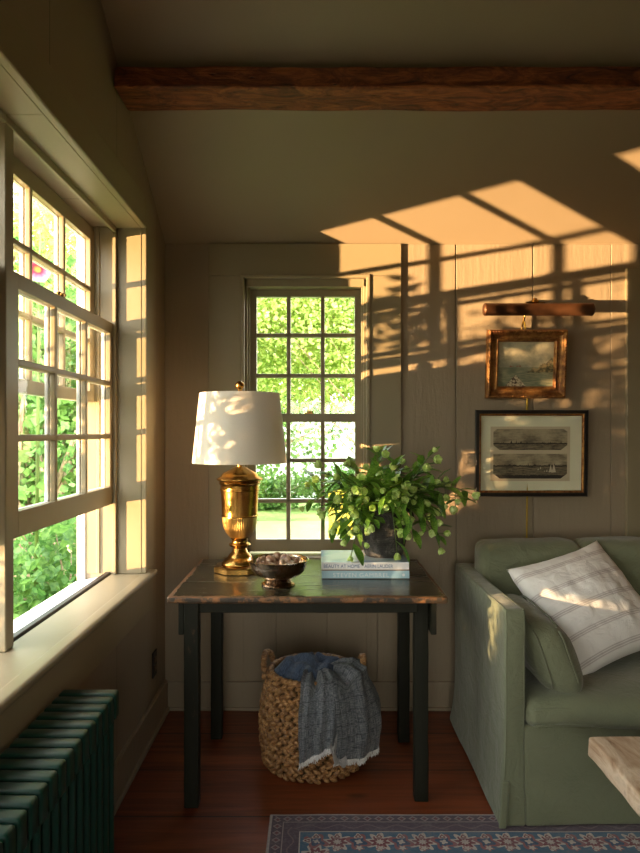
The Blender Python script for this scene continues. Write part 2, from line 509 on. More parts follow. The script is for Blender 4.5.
def f_cover():
    v, x, y, z = wcoords()
    n = nz(v, 3.5, 3, .5, 1, (1, .5, 1))
    return dict(color=mix(smooth(n, .35, .65), (.20, .34, .52), (.52, .62, .70)))
M_coverA = mat('blue_photo_cover', (.35, .45, .6), .25, fn=f_cover)
M_bookB = mat('pale_blue_book_cover', (.38, .58, .66), .35)
M_pages = mat('book_pages', (.62, .56, .45), .8, fn=lambda: dict(color=mix(fract(wcoords()[3] * 900), (.52, .46, .36), (.68, .62, .5))))
M_txtblue = mat('blue_title_ink', (.10, .17, .33), .5)
M_txtwhite = mat('white_title_ink', (.8, .82, .82), .5)
M_txtband = mat('brown_book_band', (.22, .10, .04), .5)
M_shell = mat('sea_shell', (.5, .4, .3), .45, fn=lambda: dict(color=ramp(nz(coords('Object')[0], 30, 4, .6, 1.5), [(.35, (.13, .05, .025)), (.5, (.36, .22, .13)), (.68, (.60, .50, .40))]), height=nz(coords('Object')[0], 60, 2)), bump=.4)
def f_rug():
    v, x, y, z = wcoords()
    n = nz(v, 9, 4, .6); n2 = nz(v, 90, 3, .7)
    ex = x + .163; ey = 2.415 - y
    d = mn(ex, ey)
    along = S.m('ADD', (ex > ey) * x, (ex < (ey + .0001)) * y)
    def rgb(*c): return c
    navy = (.020, .055, .110); red = (.14, .022, .025); cream = (.42, .36, .30); teal = (.040, .13, .19); plum = (.075, .035, .055)
    c = mix(d > .010, (.33, .29, .26), (.060, .035, .050))
    g1 = fract(along / .040) - .5
    dd = absn(d - .030) + absn(g1) * .04
    c = mix((dd < .016) * (dd > .009), c, (.24, .17, .16)); c = mix(dd < .006, c, red)
    c = mix(absn(d - .050) < .0018, c, (.26, .21, .19))
    g2 = absn(d - .078 - sinn(along * 62) * .010)
    c = mix(g2 < .003, c, (.13, .085, .09))
    # main teal border with alternating rosettes and palmettes
    inb = (d > .107)
    c = mix(inb, c, mix(n, navy, teal))
    c = mix(absn(d - .108) < .002, c, cream)
    P = .141
    def rosette(c, off, dc, r0, pet, outer, inner, P=P, core=cream):
        a = (fract((along + off) / P) - .5) * P; b = d - dc
        r = S.m('SQRT', a * a + b * b); th = S.m('ARCTAN2', b, a)
        k = r / (sinn(th * pet) * .26 + 1.0)
        c = mix(k < r0, c, outer); c = mix(k < r0 * .68, c, inner); c = mix(k < r0 * .30, c, core)
        return c
    c = rosette(c, .0, .165, .041, 8, cream, red)
    c = rosette(c, .0705, .165, .036, 4, (.22, .07, .07), navy)
    c = rosette(c, .035, .135, .013, 3, cream, red, .0705); c = rosette(c, .035, .198, .014, 5, (.25, .10, .09), cream, .0705)
    c = mix(absn(d - .230) < .0035, c, cream)
    fld = d > .235
    f = nz(v, 16, 3, .5, 2); f2 = vor(v, 20)
    fc = mix(smooth(f, .44, .54), mix(n, navy, teal), red); fc = mix(smooth(f2, .18, .10), fc, cream)
    c = mix(fld, c, fc)
    wear = smooth(n * .5 + n2 * .6, .48, .72)
    return dict(color=mix(wear * .45, c, (.16, .13, .14)), height=n2 + n)
M_rug = mat('faded_persian_wool', (.1, .08, .1), .95, fn=f_rug, bump=.5, dist=.003, sheen=.2)
M_rugpile = M_rug
def f_grass():
    v, x, y, z = wcoords()
    n = nz(v, 1.4, 5, .65); n2 = nz(v, 26, 3)
    return dict(color=mix(smooth(n * .6 + n2 * .4, .35, .65), (.10, .20, .035), (.26, .38, .09)), height=n2)
M_grass = mat('lawn_grass', (.2, .3, .06), .9, fn=f_grass, bump=.6, dist=.03)
M_sunstreak = mat('painted_sunlit_grass', (.6, .48, .28), .9, fn=lambda: dict(color=mix(nz(wcoords()[0], 2.4, 5, .7), (.30, .31, .12), (.52, .40, .22))))  # tan colour stands in for warm sunlight on the grass
M_foly = mat('yellow_green_foliage', (.3, .42, .08), .6, fn=f_leafy((.30, .46, .10), (.80, .84, .34), 4), transl=.5)
M_folg = mat('fresh_green_foliage', (.1, .3, .06), .6, fn=f_leafy((.055, .16, .035), (.24, .42, .10), 3), transl=.4)
M_bark = mat('pale_bark', (.35, .26, .17), .85, fn=lambda: dict(color=mix(smooth(nz(wcoords()[0], 12, 5, .6, 1, (1, 1, .3)), .35, .65), (.20, .13, .08), (.50, .38, .25)), height=nz(wcoords()[0], 20, 4)), bump=.6, dist=.02)
M_white = mat('whitewashed_siding', (.82, .83, .84), .7, fn=lambda: dict(height=fract(wcoords()[3] / .14)), bump=.4, dist=.02)
M_pink = mat('pink_petal', (.75, .25, .42), .6, fn=lambda: (lambda q: dict(color=ramp(S.m('SQRT', q[1] * q[1] + q[3] * q[3]) * 13, [(.1, (.3, .25, .04)), (.3, (.22, .0, .04)), (.6, (.42, .10, .19)), (.9, (.5, .33, .38))])))(coords('Object')), transl=.3)
M_yellow = mat('yellow_paint', (.55, .38, .01), .5)
M_doorp = mat('painted_door', (.25, .20, .13), .45, fn=f_trim, bump=.2)

M_dark = mat('dark_low_bounce_wall', (.07, .045, .03), .5, fn=lambda: dict(color=mix(nz(wcoords()[0], 4, 4, .6, 1, (1, 1, .1)), (.05, .032, .02), (.10, .065, .04))))
# ------------------------------------------------------------------ the room
XL, XR, YB, YR = -.744, 4.4, 3.35, -1.5
ZE = 2.29; SL = .567; YM = (YB + YR) / 2; ZR = ZE + SL * (YB - YM)
bm = bmesh.new(); box(bm, -1.0, XR + .2, YR - .2, YB + .16, -.12, 0)
obj('floor', bm, M_floor, kind='structure')

# back wall: backing + separate boards with open seams
bm = bmesh.new()
WX0, WX1, WZ0, WZ1 = -.355, .251, .752, 2.128
Yb0, Yb1 = YB + .012, YB + .16
box(bm, -1.0, WX0, Yb0, Yb1, 0, ZE + .1); box(bm, WX1, XR + .2, Yb0, Yb1, 0, ZE + .1)
box(bm, WX0, WX1, Yb0, Yb1, 0, WZ0); box(bm, WX0, WX1, Yb0, Yb1, WZ1, ZE + .1)
g = .004
for a, b, lo, hi in [(XL, WX0, .0, ZE), (WX1, .30, 0, ZE), (.30 + g, .69 - g, 0, ZE), (.69 + g / 2, 1.07 - g, 0, ZE), (1.07 + g / 2, 1.452, 0, ZE), (1.4545, XR, 0, ZE), (WX0, WX1, WZ1, ZE),
                     (WX0, -.20, 0, WZ0), (-.196, .05, 0, WZ0), (.054, WX1, 0, WZ0)]:
    box(bm, a, b, YB, Yb0 + .001, lo, hi, .0015, 1)
obj('wall_back', bm, M_wall, kind='structure')

def gable(bm, x0, x1, y0, y1, z0, holes_top=None):
    """wall slice in the YZ plane from z0 up to the roof line, extruded in x"""
    def top(y): return ZE + SL * (min(y, 2 * YM - y) - YM + (YB - YM)) if False else ZE + SL * ((YB - YM) - abs(y - YM))
    ys = [y0] + ([YM] if y0 < YM < y1 else []) + [y1]
    poly = [(y0, z0), (y1, z0)] + [(y, top(y) + .06) for y in reversed(ys)]
    a = [bm.verts.new((x0, y, z)) for y, z in poly]; b = [bm.verts.new((x1, y, z)) for y, z in poly]
    bm.faces.new(a); bm.faces.new(list(reversed(b)))
    n = len(poly)
    for i in range(n): bm.faces.new((a[i], b[i], b[(i + 1) % n], a[(i + 1) % n]))
XO = -1.0
SZ, HZ = .765, 2.236; OY0, OY1 = -.95, 2.89
bm = bmesh.new()
box(bm, XO, XL, YR, YB + .012, 0, SZ - .03); box(bm, XO, XL, OY1, YB + .012, SZ - .03, HZ); box(bm, XO, XL, YR, OY0, SZ - .03, HZ)
gable(bm, XO, XL, YR, YB, HZ)
bmesh.ops.recalc_face_normals(bm, faces=bm.faces)
obj('wall_left', bm, M_lwall, kind='structure')
bm = bmesh.new(); gable(bm, XR, XR + .2, YR, YB, 0); bmesh.ops.recalc_face_normals(bm, faces=bm.faces)
obj('wall_right', bm, M_dark, kind='structure')  # unseen wall, given a dark colour to cut bounce onto the left wall
RX0, RX1, RZ0, RZ1 = -.62, .62, .55, 1.80
bm = bmesh.new()
box(bm, -1.0, RX0, YR - .2, YR, 0, ZE + .1); box(bm, RX1, XR + .2, YR - .2, YR, 0, ZE + .1)
box(bm, RX0, RX1, YR - .2, YR, 0, RZ0); box(bm, RX0, RX1, YR - .2, YR, RZ1, ZE + .1)
obj('wall_rear', bm, M_wall, kind='structure')
bm = bmesh.new()
for ya, yb, s in ((YM, YB + .25, 1), (YR - .25, YM, -1)):
    def zz(y): return ZE + SL * ((YB - YM) - abs(y - YM))
    v = [bm.verts.new(c) for c in ((XL - .3, ya, zz(ya)), (XR + .3, ya, zz(ya)), (XR + .3, yb, zz(yb)), (XL - .3, yb, zz(yb)))]
    w = [bm.verts.new(c.co + Vector((0, 0, .15))) for c in v]
    bm.faces.new(v); bm.faces.new(list(reversed(w)))
    for i in range(4): bm.faces.new((v[i], w[i], w[(i + 1) % 4], v[(i + 1) % 4]))
bmesh.ops.recalc_face_normals(bm, faces=bm.faces)
obj('ceiling', bm, M_plaster, kind='structure')

# rough beam
def beam_fn(c):
    p = Vector((c.x * .8, c.y * 4, c.z * 4)); q = Vector((c.x * 3.5, c.y * 9, c.z * 9))
    d = noise.noise(p) * .006 + noise.noise(q) * .005 + noise.noise(q * 2.3) * .003
    return c + Vector((0, d + (-.004 if abs(c.z - 2.628) < .01 else 0), noise.noise(p + Vector((9, 2, 4))) * .007 + noise.noise(q * 1.7) * .004))
bm = rbox(XL + .002, XR, 2.49, 2.685, 2.628, 2.708, .012, .02, fn=beam_fn)
obj('ceiling_beam', bm, M_beam, smooth=50, label='rough dark brown hewn timber beam across the sloped ceiling', category='beam')

# baseboards
bm = bmesh.new(); box(bm, XL, 1.52, YB - .016, YB, .012, .138, .003); box(bm, XL, 1.52, YB - .028, YB - .001, 0, .016, .005)
obj('baseboard_back', bm, M_wall, kind='structure')
bm = bmesh.new(); box(bm, XL, XL + .018, YR, YB - .016, 0, .15, .004); box(bm, XL, XL + .03, YR, YB - .016, 0, .02, .006)
obj('baseboard_left', bm, M_wall, kind='structure')

# ------------------------------------------------------------------ windows
def sash(mp, parent, u0, u1, z0, z1, t0, cols, rows, st=.045, top=.045, bot=.06, mu=.02, dep=.020, edep=.014, mu2=None):
    """inner face of the sash at depth t0 from the wall plane; outer layer is white painted"""
    gu = (u1 - u0 - 2 * st - (cols - 1) * mu) / cols; gz = (z1 - z0 - top - bot - (rows - 1) * mu) / rows
    def frame(ta, tb, m, name, par, inset=0.0):
        bm = bmesh.new()
        B = lambda a, b, c, d, bev=.0025: box(bm, a, b, ta, tb, c, d, bev, 2, fn=lambda q: Vector(mp(q.x, q.y, q.z)))
        B(u0, u0 + st, z0, z1); B(u1 - st, u1, z0, z1)
        B(u0 + st - .001, u1 - st + .001, z0, z0 + bot); B(u0 + st - .001, u1 - st + .001, z1 - top, z1)
        for i in range(1, cols):
            a = u0 + st + i * gu + (i - 1) * mu; B(a, a + mu, z0 + bot - .001, z1 - top + .001, .005)
        for j in range(1, rows):
            a = z0 + bot + j * gz + (j - 1) * mu; B(u0 + st - .001, u1 - st + .001, a, a + mu, .005)
        bmesh.ops.recalc_face_normals(bm, faces=bm.faces)
        return obj(name, bm, m, par)
    s = frame(t0, t0 + dep, M_trim, 'sash', parent)
    frame(t0 + dep + .004, t0 + dep + .004 + edep, M_ext, 'outer_sash_face', s)
    bm = bmesh.new(); t = t0 + dep + .002
    f = [bm.verts.new(mp(*c)) for c in ((u0 + st * .5, t, z0 + bot * .5), (u1 - st * .5, t, z0 + bot * .5), (u1 - st * .5, t, z1 - top * .5), (u0 + st * .5, t, z1 - top * .5))]
    bm.faces.new(f)
    obj('glass', bm, M_glass, s)
    return s

def sash_lock(mp, parent, u, t, z):
    bm = bmesh.new()
    box(bm, u - .022, u + .022, t - .004, t + .018, z, z + .004, .001, 1); box(bm, u - .006, u + .02, t - .014, t + .002, z + .004, z + .013, .003)
    lathe(bm, [(.009, 0), (.009, .012), (.004, .016), (0, .016)], u, t + .006, z + .003, 14)
    for v in bm.verts: v.co = Vector(mp(v.co.x, v.co.y, v.co.z))
    obj('sash_lock', bm, M_brass, parent, smooth=40)

# left windows (in the left wall), looked at obliquely
mpL = lambda u, t, z: (XL - t, u, z)
def left_window(name, y0, y1, far, near, lock=True):
    w = thing(name, (XL, (y0 + y1) / 2, SZ), kind='structure')
    F = lambda q: Vector(mpL(q.x, q.y, q.z))
    bm = bmesh.new()
    J = lambda a, b, t0, t1, c, d, bev=.002: box(bm, a, b, t0, t1, c, d, bev, 1, fn=F)
    if far:
        J(y1 - .008, y1 + .001, -.004, .105, SZ, HZ); J(y1 - .03, y1, .098, .112, SZ, HZ); J(y1 - .014, y1, .172, .186, SZ, HZ); J(y1 - .006, y1 + .001, .10, .234, SZ, HZ)
    if near:
        J(y0 - .001, y0 + .008, -.004, .105, SZ, HZ); J(y0, y0 + .03, .098, .112, SZ, HZ)
    J(y0 - .05, y1, -.004, .105, HZ - .008, HZ); J(y0 - .05, y1, .098, .112, HZ - .03, HZ)
    bmesh.ops.recalc_face_normals(bm, faces=bm.faces)
    obj('jamb', bm, M_trim, w)
    bm = bmesh.new()
    J = lambda a, b, t0, t1, c, d, bev=.002: box(bm, a, b, t0, t1, c, d, bev, 1, fn=F)
    J(y1 - .012, y1 + .001, .234, .262, SZ - .03, HZ); J(y0 - .001, y0 + (.15 if far else .03), .240, .262, SZ - .03, HZ)  # near trim widened out of view to cut off the sun patch
    J(y0, y1, .236, .262, HZ - .012, HZ)
    if far: J(y1 - .002, y1 + .10, .2562, .272, SZ - .03, HZ + .1)
    bmesh.ops.recalc_face_normals(bm, faces=bm.faces)
    obj('outer_jamb', bm, M_ext, w)
    bm = bmesh.new(); box(bm, y0, y1, .15, .272, SZ - .05, SZ - .012, .003, 2, fn=lambda q: Vector(mpL(q.x, q.y, q.z - (q.y - .15) * .16)))
    bmesh.ops.recalc_face_normals(bm, faces=bm.faces)
    obj('outer_sill', bm, M_ext, w)
    bm = bmesh.new(); box(bm, y0, y1, .128, .150, SZ - .008, SZ + .006, .002, 1, fn=F); bmesh.ops.recalc_face_normals(bm, faces=bm.faces)
    obj('weather_strip', bm, M_iron, w)
    a, b = y0 + .012, y1 - .014
    sash(mpL, w, a, b, 1.062, 1.822, .112, 3, 3, .046, .045, .075)
    sash(mpL, w, a, b, 1.49, HZ - .010, .195, 3, 3, .046, .058, .045)
    if lock: sash_lock(mpL, w, 2.30, .12, 1.822)
    return w
W1 = left_window('window_1', 1.90, OY1, True, False)
W2 = left_window('window_2', .95, 1.85, False, False, False)
W5 = left_window('fill_window_5', .0, .90, False, False, False)  # added window out of view, lets in side fill for the sofa front
W6 = left_window('fill_window_6', OY0, -.05, False, True, False)  # also added beyond the frame for interior fill
for wp, yy in ((W5, .925), (W6, -.025)):
    bm = bmesh.new(); box(bm, XL - .25, XL - .10, yy - .026, yy + .026, SZ, HZ, .003, 1); obj('mullion_post', bm, M_trim, wp)
# mullion post, casings, sill and apron shared by the pair
bm = bmesh.new()
box(bm, 1.85, 1.90, .10, .25, SZ, HZ, .003, 1, fn=lambda q: Vector(mpL(q.x, q.y, q.z)))
bmesh.ops.recalc_face_normals(bm, faces=bm.faces)
obj('mullion_post', bm, M_trim, W1)
bm = bmesh.new()
box(bm, XL, XL + .016, OY1 + .012, 3.06, SZ + .0, HZ + .135, .003); box(bm, XL - .004, XL + .026, OY1 - .006, OY1 + .014, SZ, HZ + .014, .007, 3)
box(bm, XL, XL + .016, OY0 - .16, OY1 + .012, HZ + .012, HZ + .135, .003); box(bm, XL - .004, XL + .026, OY0 - .01, OY1 + .012, HZ - .006, HZ + .014, .007, 3)
box(bm, XL, XL + .016, OY0 - .16, OY0 - .006, SZ, HZ + .012, .003)
obj('casing', bm, M_trim, W1)
bm = bmesh.new(); box(bm, XL - .12, XL + .03, OY0, OY1, SZ - .026, SZ - .0004, .0005, 1); box(bm, XL + .001, XL + .05, OY0 - .12, 2.985, SZ - .026, SZ, .011, 4)
obj('sill', bm, M_trim, W1, smooth=40)
bm = bmesh.new(); box(bm, XL, XL + .018, OY0 - .1, 3.03, SZ - .18, SZ - .026, .003)
obj('apron', bm, M_trim, W1)

# back window
mpB = lambda u, t, z: (u, YB + t, z)
W3 = thing('window_3', ((WX0 + WX1) / 2, YB, WZ0), kind='structure')
bm = bmesh.new()
T0 = -.020
box(bm, -.527, WX0 - .012, YB + T0, YB, WZ0 - .10, 2.13, .002, 1); box(bm, WX1 + .012, .418, YB + T0, YB, WZ0 - .10, 2.13, .002, 1)
box(bm, -.527, .418, YB + T0, YB, 2.131, ZE - .002, .002, 1)
obj('casing', bm, M_trim, W3)
bm = bmesh.new()
for a, b, c, d in ((WX0 - .014, WX0 + .004, WZ0, 2.131), (WX1 - .004, WX1 + .014, WZ0, 2.131)):
    box(bm, a, b, YB - .030, YB + .02, c, d, .006, 3)
box(bm, WX0 - .014, WX1 + .014, YB - .030, YB + .02, 2.119, 2.137, .006, 3)
box(bm, WX0, WX0 + .016, YB + .005, YB + .16, WZ0, WZ1, .002, 1); box(bm, WX1 - .016, WX1, YB + .005, YB + .16, WZ0, WZ1, .002, 1)
box(bm, WX0, WX1, YB + .005, YB + .16, WZ1 - .046, WZ1, .002, 1)
box(bm, WX0 + .014, WX0 + .026, YB + .03, YB + .045, WZ0, WZ1 - .014, .002, 1); box(bm, WX1 - .026, WX1 - .014, YB + .03, YB + .045, WZ0, WZ1 - .014, .002, 1)
obj('jamb', bm, M_trim, W3)
ux0, ux1 = WX0 + .020, WX1 - .020
sash(mpB, W3, ux0, ux1, 1.417, WZ1 - .046, .075, 3, 3, .036, .036, .038, .021)
sash(mpB, W3, ux0, ux1, WZ0 + .018, 1.457, .035, 3, 3, .036, .042, .060, .021)
bm = bmesh.new(); box(bm, WX0 - .1, WX1 + .1, YB - .05, YB + .16, WZ0 - .026, WZ0 + .004, .008, 3)
obj('sill', bm, M_trim, W3, smooth=40)
sash_lock(lambda u, t, z: (u, YB + t, z), W3, -.035, .042, 1.457)

# added rear window behind the camera, out of view, for frontal fill
W4 = thing('fill_window_rear', ((RX0 + RX1) / 2, YR, RZ0), kind='structure')
sash(lambda u, t, z: (u, YR - t, z), W4, RX0 + .005, RX1 - .005, RZ0, RZ1, .05, 3, 3, .04, .05, .06)

# door and its casing at the right edge
D1 = thing('door_1', (2.0, YB, 0), kind='structure')
bm = bmesh.new()
box(bm, 1.522, 1.66, YB - .024, YB, 0, 2.168, .002, 1); box(bm, 1.66, 2.5, YB - .024, YB, 2.05, 2.168, .002, 1); box(bm, 2.36, 2.5, YB - .024, YB, 0, 2.05, .002, 1)
obj('casing', bm, M_trim, D1)
bm = bmesh.new()
box(bm, 1.662, 2.358, YB - .012, YB, .01, 2.048, .002, 1)
for a, b, c, d in ((1.76, 1.97, .2, 1.0), (2.05, 2.26, .2, 1.0), (1.76, 1.97, 1.12, 1.94), (2.05, 2.26, 1.12, 1.94)): box(bm, a, b, YB - .018, YB - .01, c, d, .004, 2)
obj('panel', bm, M_doorp, D1)

# outlet on the left wall
O = thing('wall_outlet', (XL, 3.12, .245), 'dark wall outlet low on the left wall near the corner', 'outlet')
bm = bmesh.new(); box(bm, XL, XL + .006, 3.083, 3.157, .245, .361, .003); obj('plate', bm, M_iron, O)
for z in (.272, .310):
    bm = bmesh.new(); box(bm, XL + .005, XL + .010, 3.103, 3.137, z, z + .026, .004, 2); obj('socket', bm, M_brownpl, O)

# ------------------------------------------------------------------ rug
bm = rbox(-.163, 2.75, .2, 2.415, .0005, .009, .004, .05, fn=lambda p: p + Vector((0, 0, .0015 * noise.noise(p * 5) if p.z > .006 else 0)))
obj('persian_rug', bm, M_rug, smooth=60, label='faded blue and red persian rug with a patterned border lying on the floorboards', category='rug')

# ------------------------------------------------------------------ table
TZ = .773
T = thing('side_table', (-.03, 2.8, 0), 'worn black painted wooden table with bare edges under the back window', 'table')
def tw(p):   # hand-planed top, slightly irregular edge
    e = .0015 * noise.noise(Vector((p.x * 9, p.y * 9, 1))) + .0012 * noise.noise(Vector((p.x * 31, p.y * 31, 1)))
    return p + Vector((e, e, .0015 * noise.noise(p * 4)))
bm = rbox(-.535, .474, 2.44, 3.17, TZ - .024, TZ, .006, .02, fn=tw)
for f in bm.faces:
    f.normal_update()
    if abs(f.normal.z) < .5 : f.material_index = 1
obj('tabletop', bm, [M_table, M_tedge], T, smooth=50)
bm = bmesh.new()
box(bm, -.43, .37, 2.475, 2.497, TZ - .066, TZ - .024, .002, 1); obj('front_apron', bm, M_tleg, T)
bm = bmesh.new(); box(bm, -.43, .37, 3.05, 3.07, TZ - .10, TZ - .024, .002, 1)
obj('back_apron', bm, M_tleg, T)
for xa, xb in ((-.500, -.480), (.418, .438)):
    bm = bmesh.new(); box(bm, xa, xb, 2.47, 3.08, TZ - .145, TZ - .024, .002, 1); obj('side_apron', bm, M_tleg, T)
for (x, y, w) in ((-.452, 2.487, .054), (.389, 2.53, .052), (-.442, 3.04, .050), (.387, 3.01, .050)):
    bm = rbox(x - w / 2, x + w / 2, y - .025, y + .025, 0, TZ - .024, .005, .03, nz=.0018, ns=9, seed=x)
    obj('leg', bm, M_tleg, T, smooth=50)

# ------------------------------------------------------------------ lamp
LX, LY = -.325, 2.90
L = thing('table_lamp', (LX, LY, TZ), 'brass urn table lamp with a white drum shade on the table', 'lamp')
bm = bmesh.new()
oc = [(PI / 8 + i * PI / 4) for i in range(8)]
def octa(r, z): return [bm.verts.new((LX + r * math.cos(a), LY + r * math.sin(a), TZ + z)) for a in oc]
rr = [octa(.108, 0), octa(.112, .003), octa(.112, .022), octa(.108, .027), octa(.09, .030)]
for a, b in zip(rr, rr[1:]):
    for i in range(8): bm.faces.new((a[i], a[(i + 1) % 8], b[(i + 1) % 8], b[i]))
bm.faces.new(rr[-1]); bm.faces.new(list(reversed(rr[0])))
obj('plinth', bm, M_brass, L, smooth=20)
bm = bmesh.new()
lathe(bm, [(0, .029), (.074, .029), (.078, .034), (.077, .040), (.070, .046), (.066, .052), (.054, .058), (.049, .064), (.046, .072), (.036, .080), (.030, .090), (.028, .098), (.033, .104), (.044, .108), (.047, .113), (.044, .118), (.035, .122), (.033, .128), (.036, .136), (.042, .144)], LX, LY, TZ)
obj('foot', bm, M_brass, L, smooth=40)
bm = bmesh.new()
lathe(bm, [(.042, .144), (.052, .155), (.061, .168), (.068, .184), (.072, .204), (.0745, .232)], LX, LY, TZ, 96)
obj('reeded_bowl', bm, M_brassrib, L, smooth=60)
bm = bmesh.new()
lathe(bm, [(.0745, .232), (.078, .234), (.078, .238), (.0755, .240), (.077, .28), (.0795, .325), (.082, .343), (.0845, .345), (.0845, .349), (.0815, .351), (.082, .366), (.087, .370), (.089, .376), (.086, .380), (.093, .386), (.098, .390), (.098, .394), (.092, .398), (.080, .404), (.076, .412), (.072, .416), (.058, .424), (.043, .432), (.030, .440), (.018, .444), (.010, .446), (.010, .462), (0, .462)], LX, LY, TZ, 64)
obj('urn_body', bm, M_brass, L, smooth=40)
bm = bmesh.new()
tube(bm, [(LX, LY, TZ + .45), (LX, LY, TZ + .775)], .004, 8)
for a in (0, 2 * PI / 3, 4 * PI / 3): tube(bm, [(LX, LY, TZ + .748), (LX + .168 * math.cos(a), LY + .168 * math.sin(a), TZ + .752)], .0018, 6)
obj('harp', bm, M_brass, L, smooth=True)
bm = bmesh.new()
lathe(bm, [(.200, .461), (.200, .466), (.170, .757), (.168, .757), (.168, .753), (.198, .466), (.198, .461), (.200, .461)], LX, LY, TZ, 96)
obj('lamp_shade', bm, M_shade, L, smooth=50)
bm = bmesh.new()
lathe(bm, [(.006, .765), (.009, .768), (.007, .772), (.013, .776), (.019, .784), (.020, .792), (.017, .801), (.009, .808), (0, .810)], LX, LY, TZ, 24)
obj('finial', bm, M_brass, L, smooth=True)
bm = bmesh.new(); lathe(bm, [(0, .50), (.024, .51), (.031, .55), (.022, .585), (.014, .60), (0, .60)], LX, LY, TZ, 20)
obj('bulb', bm, M_txtwhite, L, smooth=True)

# ------------------------------------------------------------------ bowl and shells
BX, BY = -.147, 2.63
Bw = thing('pedestal_bowl', (BX, BY, TZ), 'tarnished silver pedestal bowl holding seashells near the table front', 'bowl')
bm = bmesh.new()
lathe(bm, [(0, .001), (.064, .0), (.066, .005), (.062, .010), (.055, .013), (.050, .018), (.046, .026), (.040, .030)], BX, BY, TZ, 64)
obj('foot', bm, M_silver, Bw, smooth=40)
bm = bmesh.new()
lathe(bm, [(0, .0285), (.042, .028), (.066, .033), (.088, .044), (.103, .060), (.110, .078), (.112, .091), (.119, .098), (.120, .101), (.117, .102), (.109, .094), (.107, .080), (.098, .062), (.078, .046), (.04, .037), (0, .036)], BX, BY, TZ, 72)
obj('bowl_body', bm, M_silver, Bw, smooth=50)
def shell_bm(c, s, rot, kind):
    bm = bmesh.new()
    bmesh.ops.create_uvsphere(bm, u_segments=24, v_segments=14, radius=1)
    m = Matrix.Rotation(rot[0], 4, 'X') @ Matrix.Rotation(rot[1], 4, 'Y') @ Matrix.Rotation(rot[2], 4, 'Z')
    for v in bm.verts:
        p = v.co; a = math.atan2(p.y, p.x)
        if kind: # spiral snail
            k = 1 - .45 * p.z + .07 * math.sin(5 * p.z * PI + a)
            q = Vector((p.x * .62 * k, p.y * .62 * k, p.z * 1.05))
        else:    # ribbed cockle
            k = 1 + .05 * math.sin(a * 14)
            q = Vector((p.x * k, p.y * .85 * k, p.z * .52 - .2 * p.x * p.x))
        v.co = Vector(c) + (m @ (q * s))
    return bm
sp = [(-.055, -.02, .078, .024), (-.02, -.05, .080, .026), (.02, -.035, .083, .027), (.055, -.02, .082, .026), (.03, .02, .092, .028), (-.02, .0, .096, .028), (-.058, .03, .088, .024),
      (.0, .05, .092, .028), (.06, .03, .091, .024), (.0, -.01, .068, .026), (.075, .0, .096, .016), (-.075, .0, .094, .016), (.035, -.06, .080, .018)]
for i, (a, b, c, s) in enumerate(sp):
    obj('seashell', shell_bm((BX + a, BY + b, TZ + c), s, (R.uniform(0, 3), R.uniform(0, 3), R.uniform(0, 6)), i % 2), M_shell, smooth=True,
        label='small brown and cream seashell heaped in the silver pedestal bowl', category='seashell', group='seashells in the silver bowl')

# ------------------------------------------------------------------ books
def text_mesh(name, body, size, m, parent, loc, rot, ext=.0004, align='LEFT', spacing=1.0, width=None):
    cu = bpy.data.curves.new(name, 'FONT'); cu.body = body; cu.size = size; cu.extrude = ext; cu.align_x = align; cu.space_character = spacing
    o = bpy.data.objects.new(name, cu); COL.objects.link(o)
    dg = bpy.context.evaluated_depsgraph_get()
    me = bpy.data.meshes.new_from_object(o.evaluated_get(dg))
    bpy.data.objects.remove(o); bpy.data.curves.remove(cu)
    bm = bmesh.new(); bm.from_mesh(me); bpy.data.meshes.remove(me)
    if width:
        w = max(v.co.x for v in bm.verts) - min(v.co.x for v in bm.verts); k = width / w
        for v in bm.verts: v.co.x *= k
    Mx = Matrix.Translation(loc) @ rot
    for v in bm.verts: v.co = Mx @ v.co
    return obj(name, bm, m, parent)
RX90 = Matrix.Rotation(PI / 2, 4, 'X')
def book(x0, x1, y0, y1, z0, z1, mc, mcov, label):
    b = thing('book', ((x0 + x1) / 2, (y0 + y1) / 2, z0), label, 'book')
    bm = bmesh.new(); box(bm, x0 + .004, x1 - .004, y0 + .003, y1 - .005, z0 + .003, z1 - .003); obj('pages', bm, M_pages, b)
    bm = bmesh.new(); c = .0028
    box(bm, x0, x1, y0, y1, z0, z0 + c, .001, 1); box(bm, x0, x1, y0 - .0, y0 + .004, z0, z1 - .0005, .0012, 2)
    obj('cover', bm, mc, b)
    bm = bmesh.new(); box(bm, x0, x1, y0 + .0005, y1, z1 - c, z1, .001, 1); obj('front_cover', bm, mcov, b)
    return b
b2 = book(.024, .376, 2.735, 3.02, TZ, TZ + .0335, M_bookB, M_bookB, 'pale blue hardcover book at the bottom of the pair under the vase')
text_mesh('title_lettering', 'STEVEN GAMBREL', .024, M_txtwhite, b2, (.068, 2.7348, TZ + .0085), RX90, width=.225, spacing=1.1)
bm = bmesh.new(); box(bm, .024, .376, 2.7344, 2.736, TZ + .0005, TZ + .0035); obj('dark_spine_edge', bm, M_iron, b2)
bm = bmesh.new(); lathe(bm, [(0, 0), (.006, 0), (.006, .0006), (0, .0006)], 0, 0, 0, 16, fn=lambda c: Vector((.352 + c.x, 2.7349 - c.z, TZ + .017 + c.y))); obj('publisher_mark', bm, M_txtwhite, b2)
z1 = TZ + .034
b1 = book(.022, .375, 2.737, 3.022, z1, z1 + .0335, M_bookA, M_coverA, 'white spined hardcover book with a blue photo cover directly under the vase')
text_mesh('title_lettering', 'BEAUTY AT HOME', .0195, M_txtblue, b1, (.030, 2.7368, z1 + .011), RX90, width=.145)
text_mesh('title_lettering', 'AERIN LAUDER', .0195, M_txtblue, b1, (.195, 2.7368, z1 + .011), RX90, width=.115)
bm = bmesh.new(); box(bm, .022, .375, 2.7362, 2.738, z1 + .0005, z1 + .0042); obj('brown_spine_band', bm, M_txtband, b1)

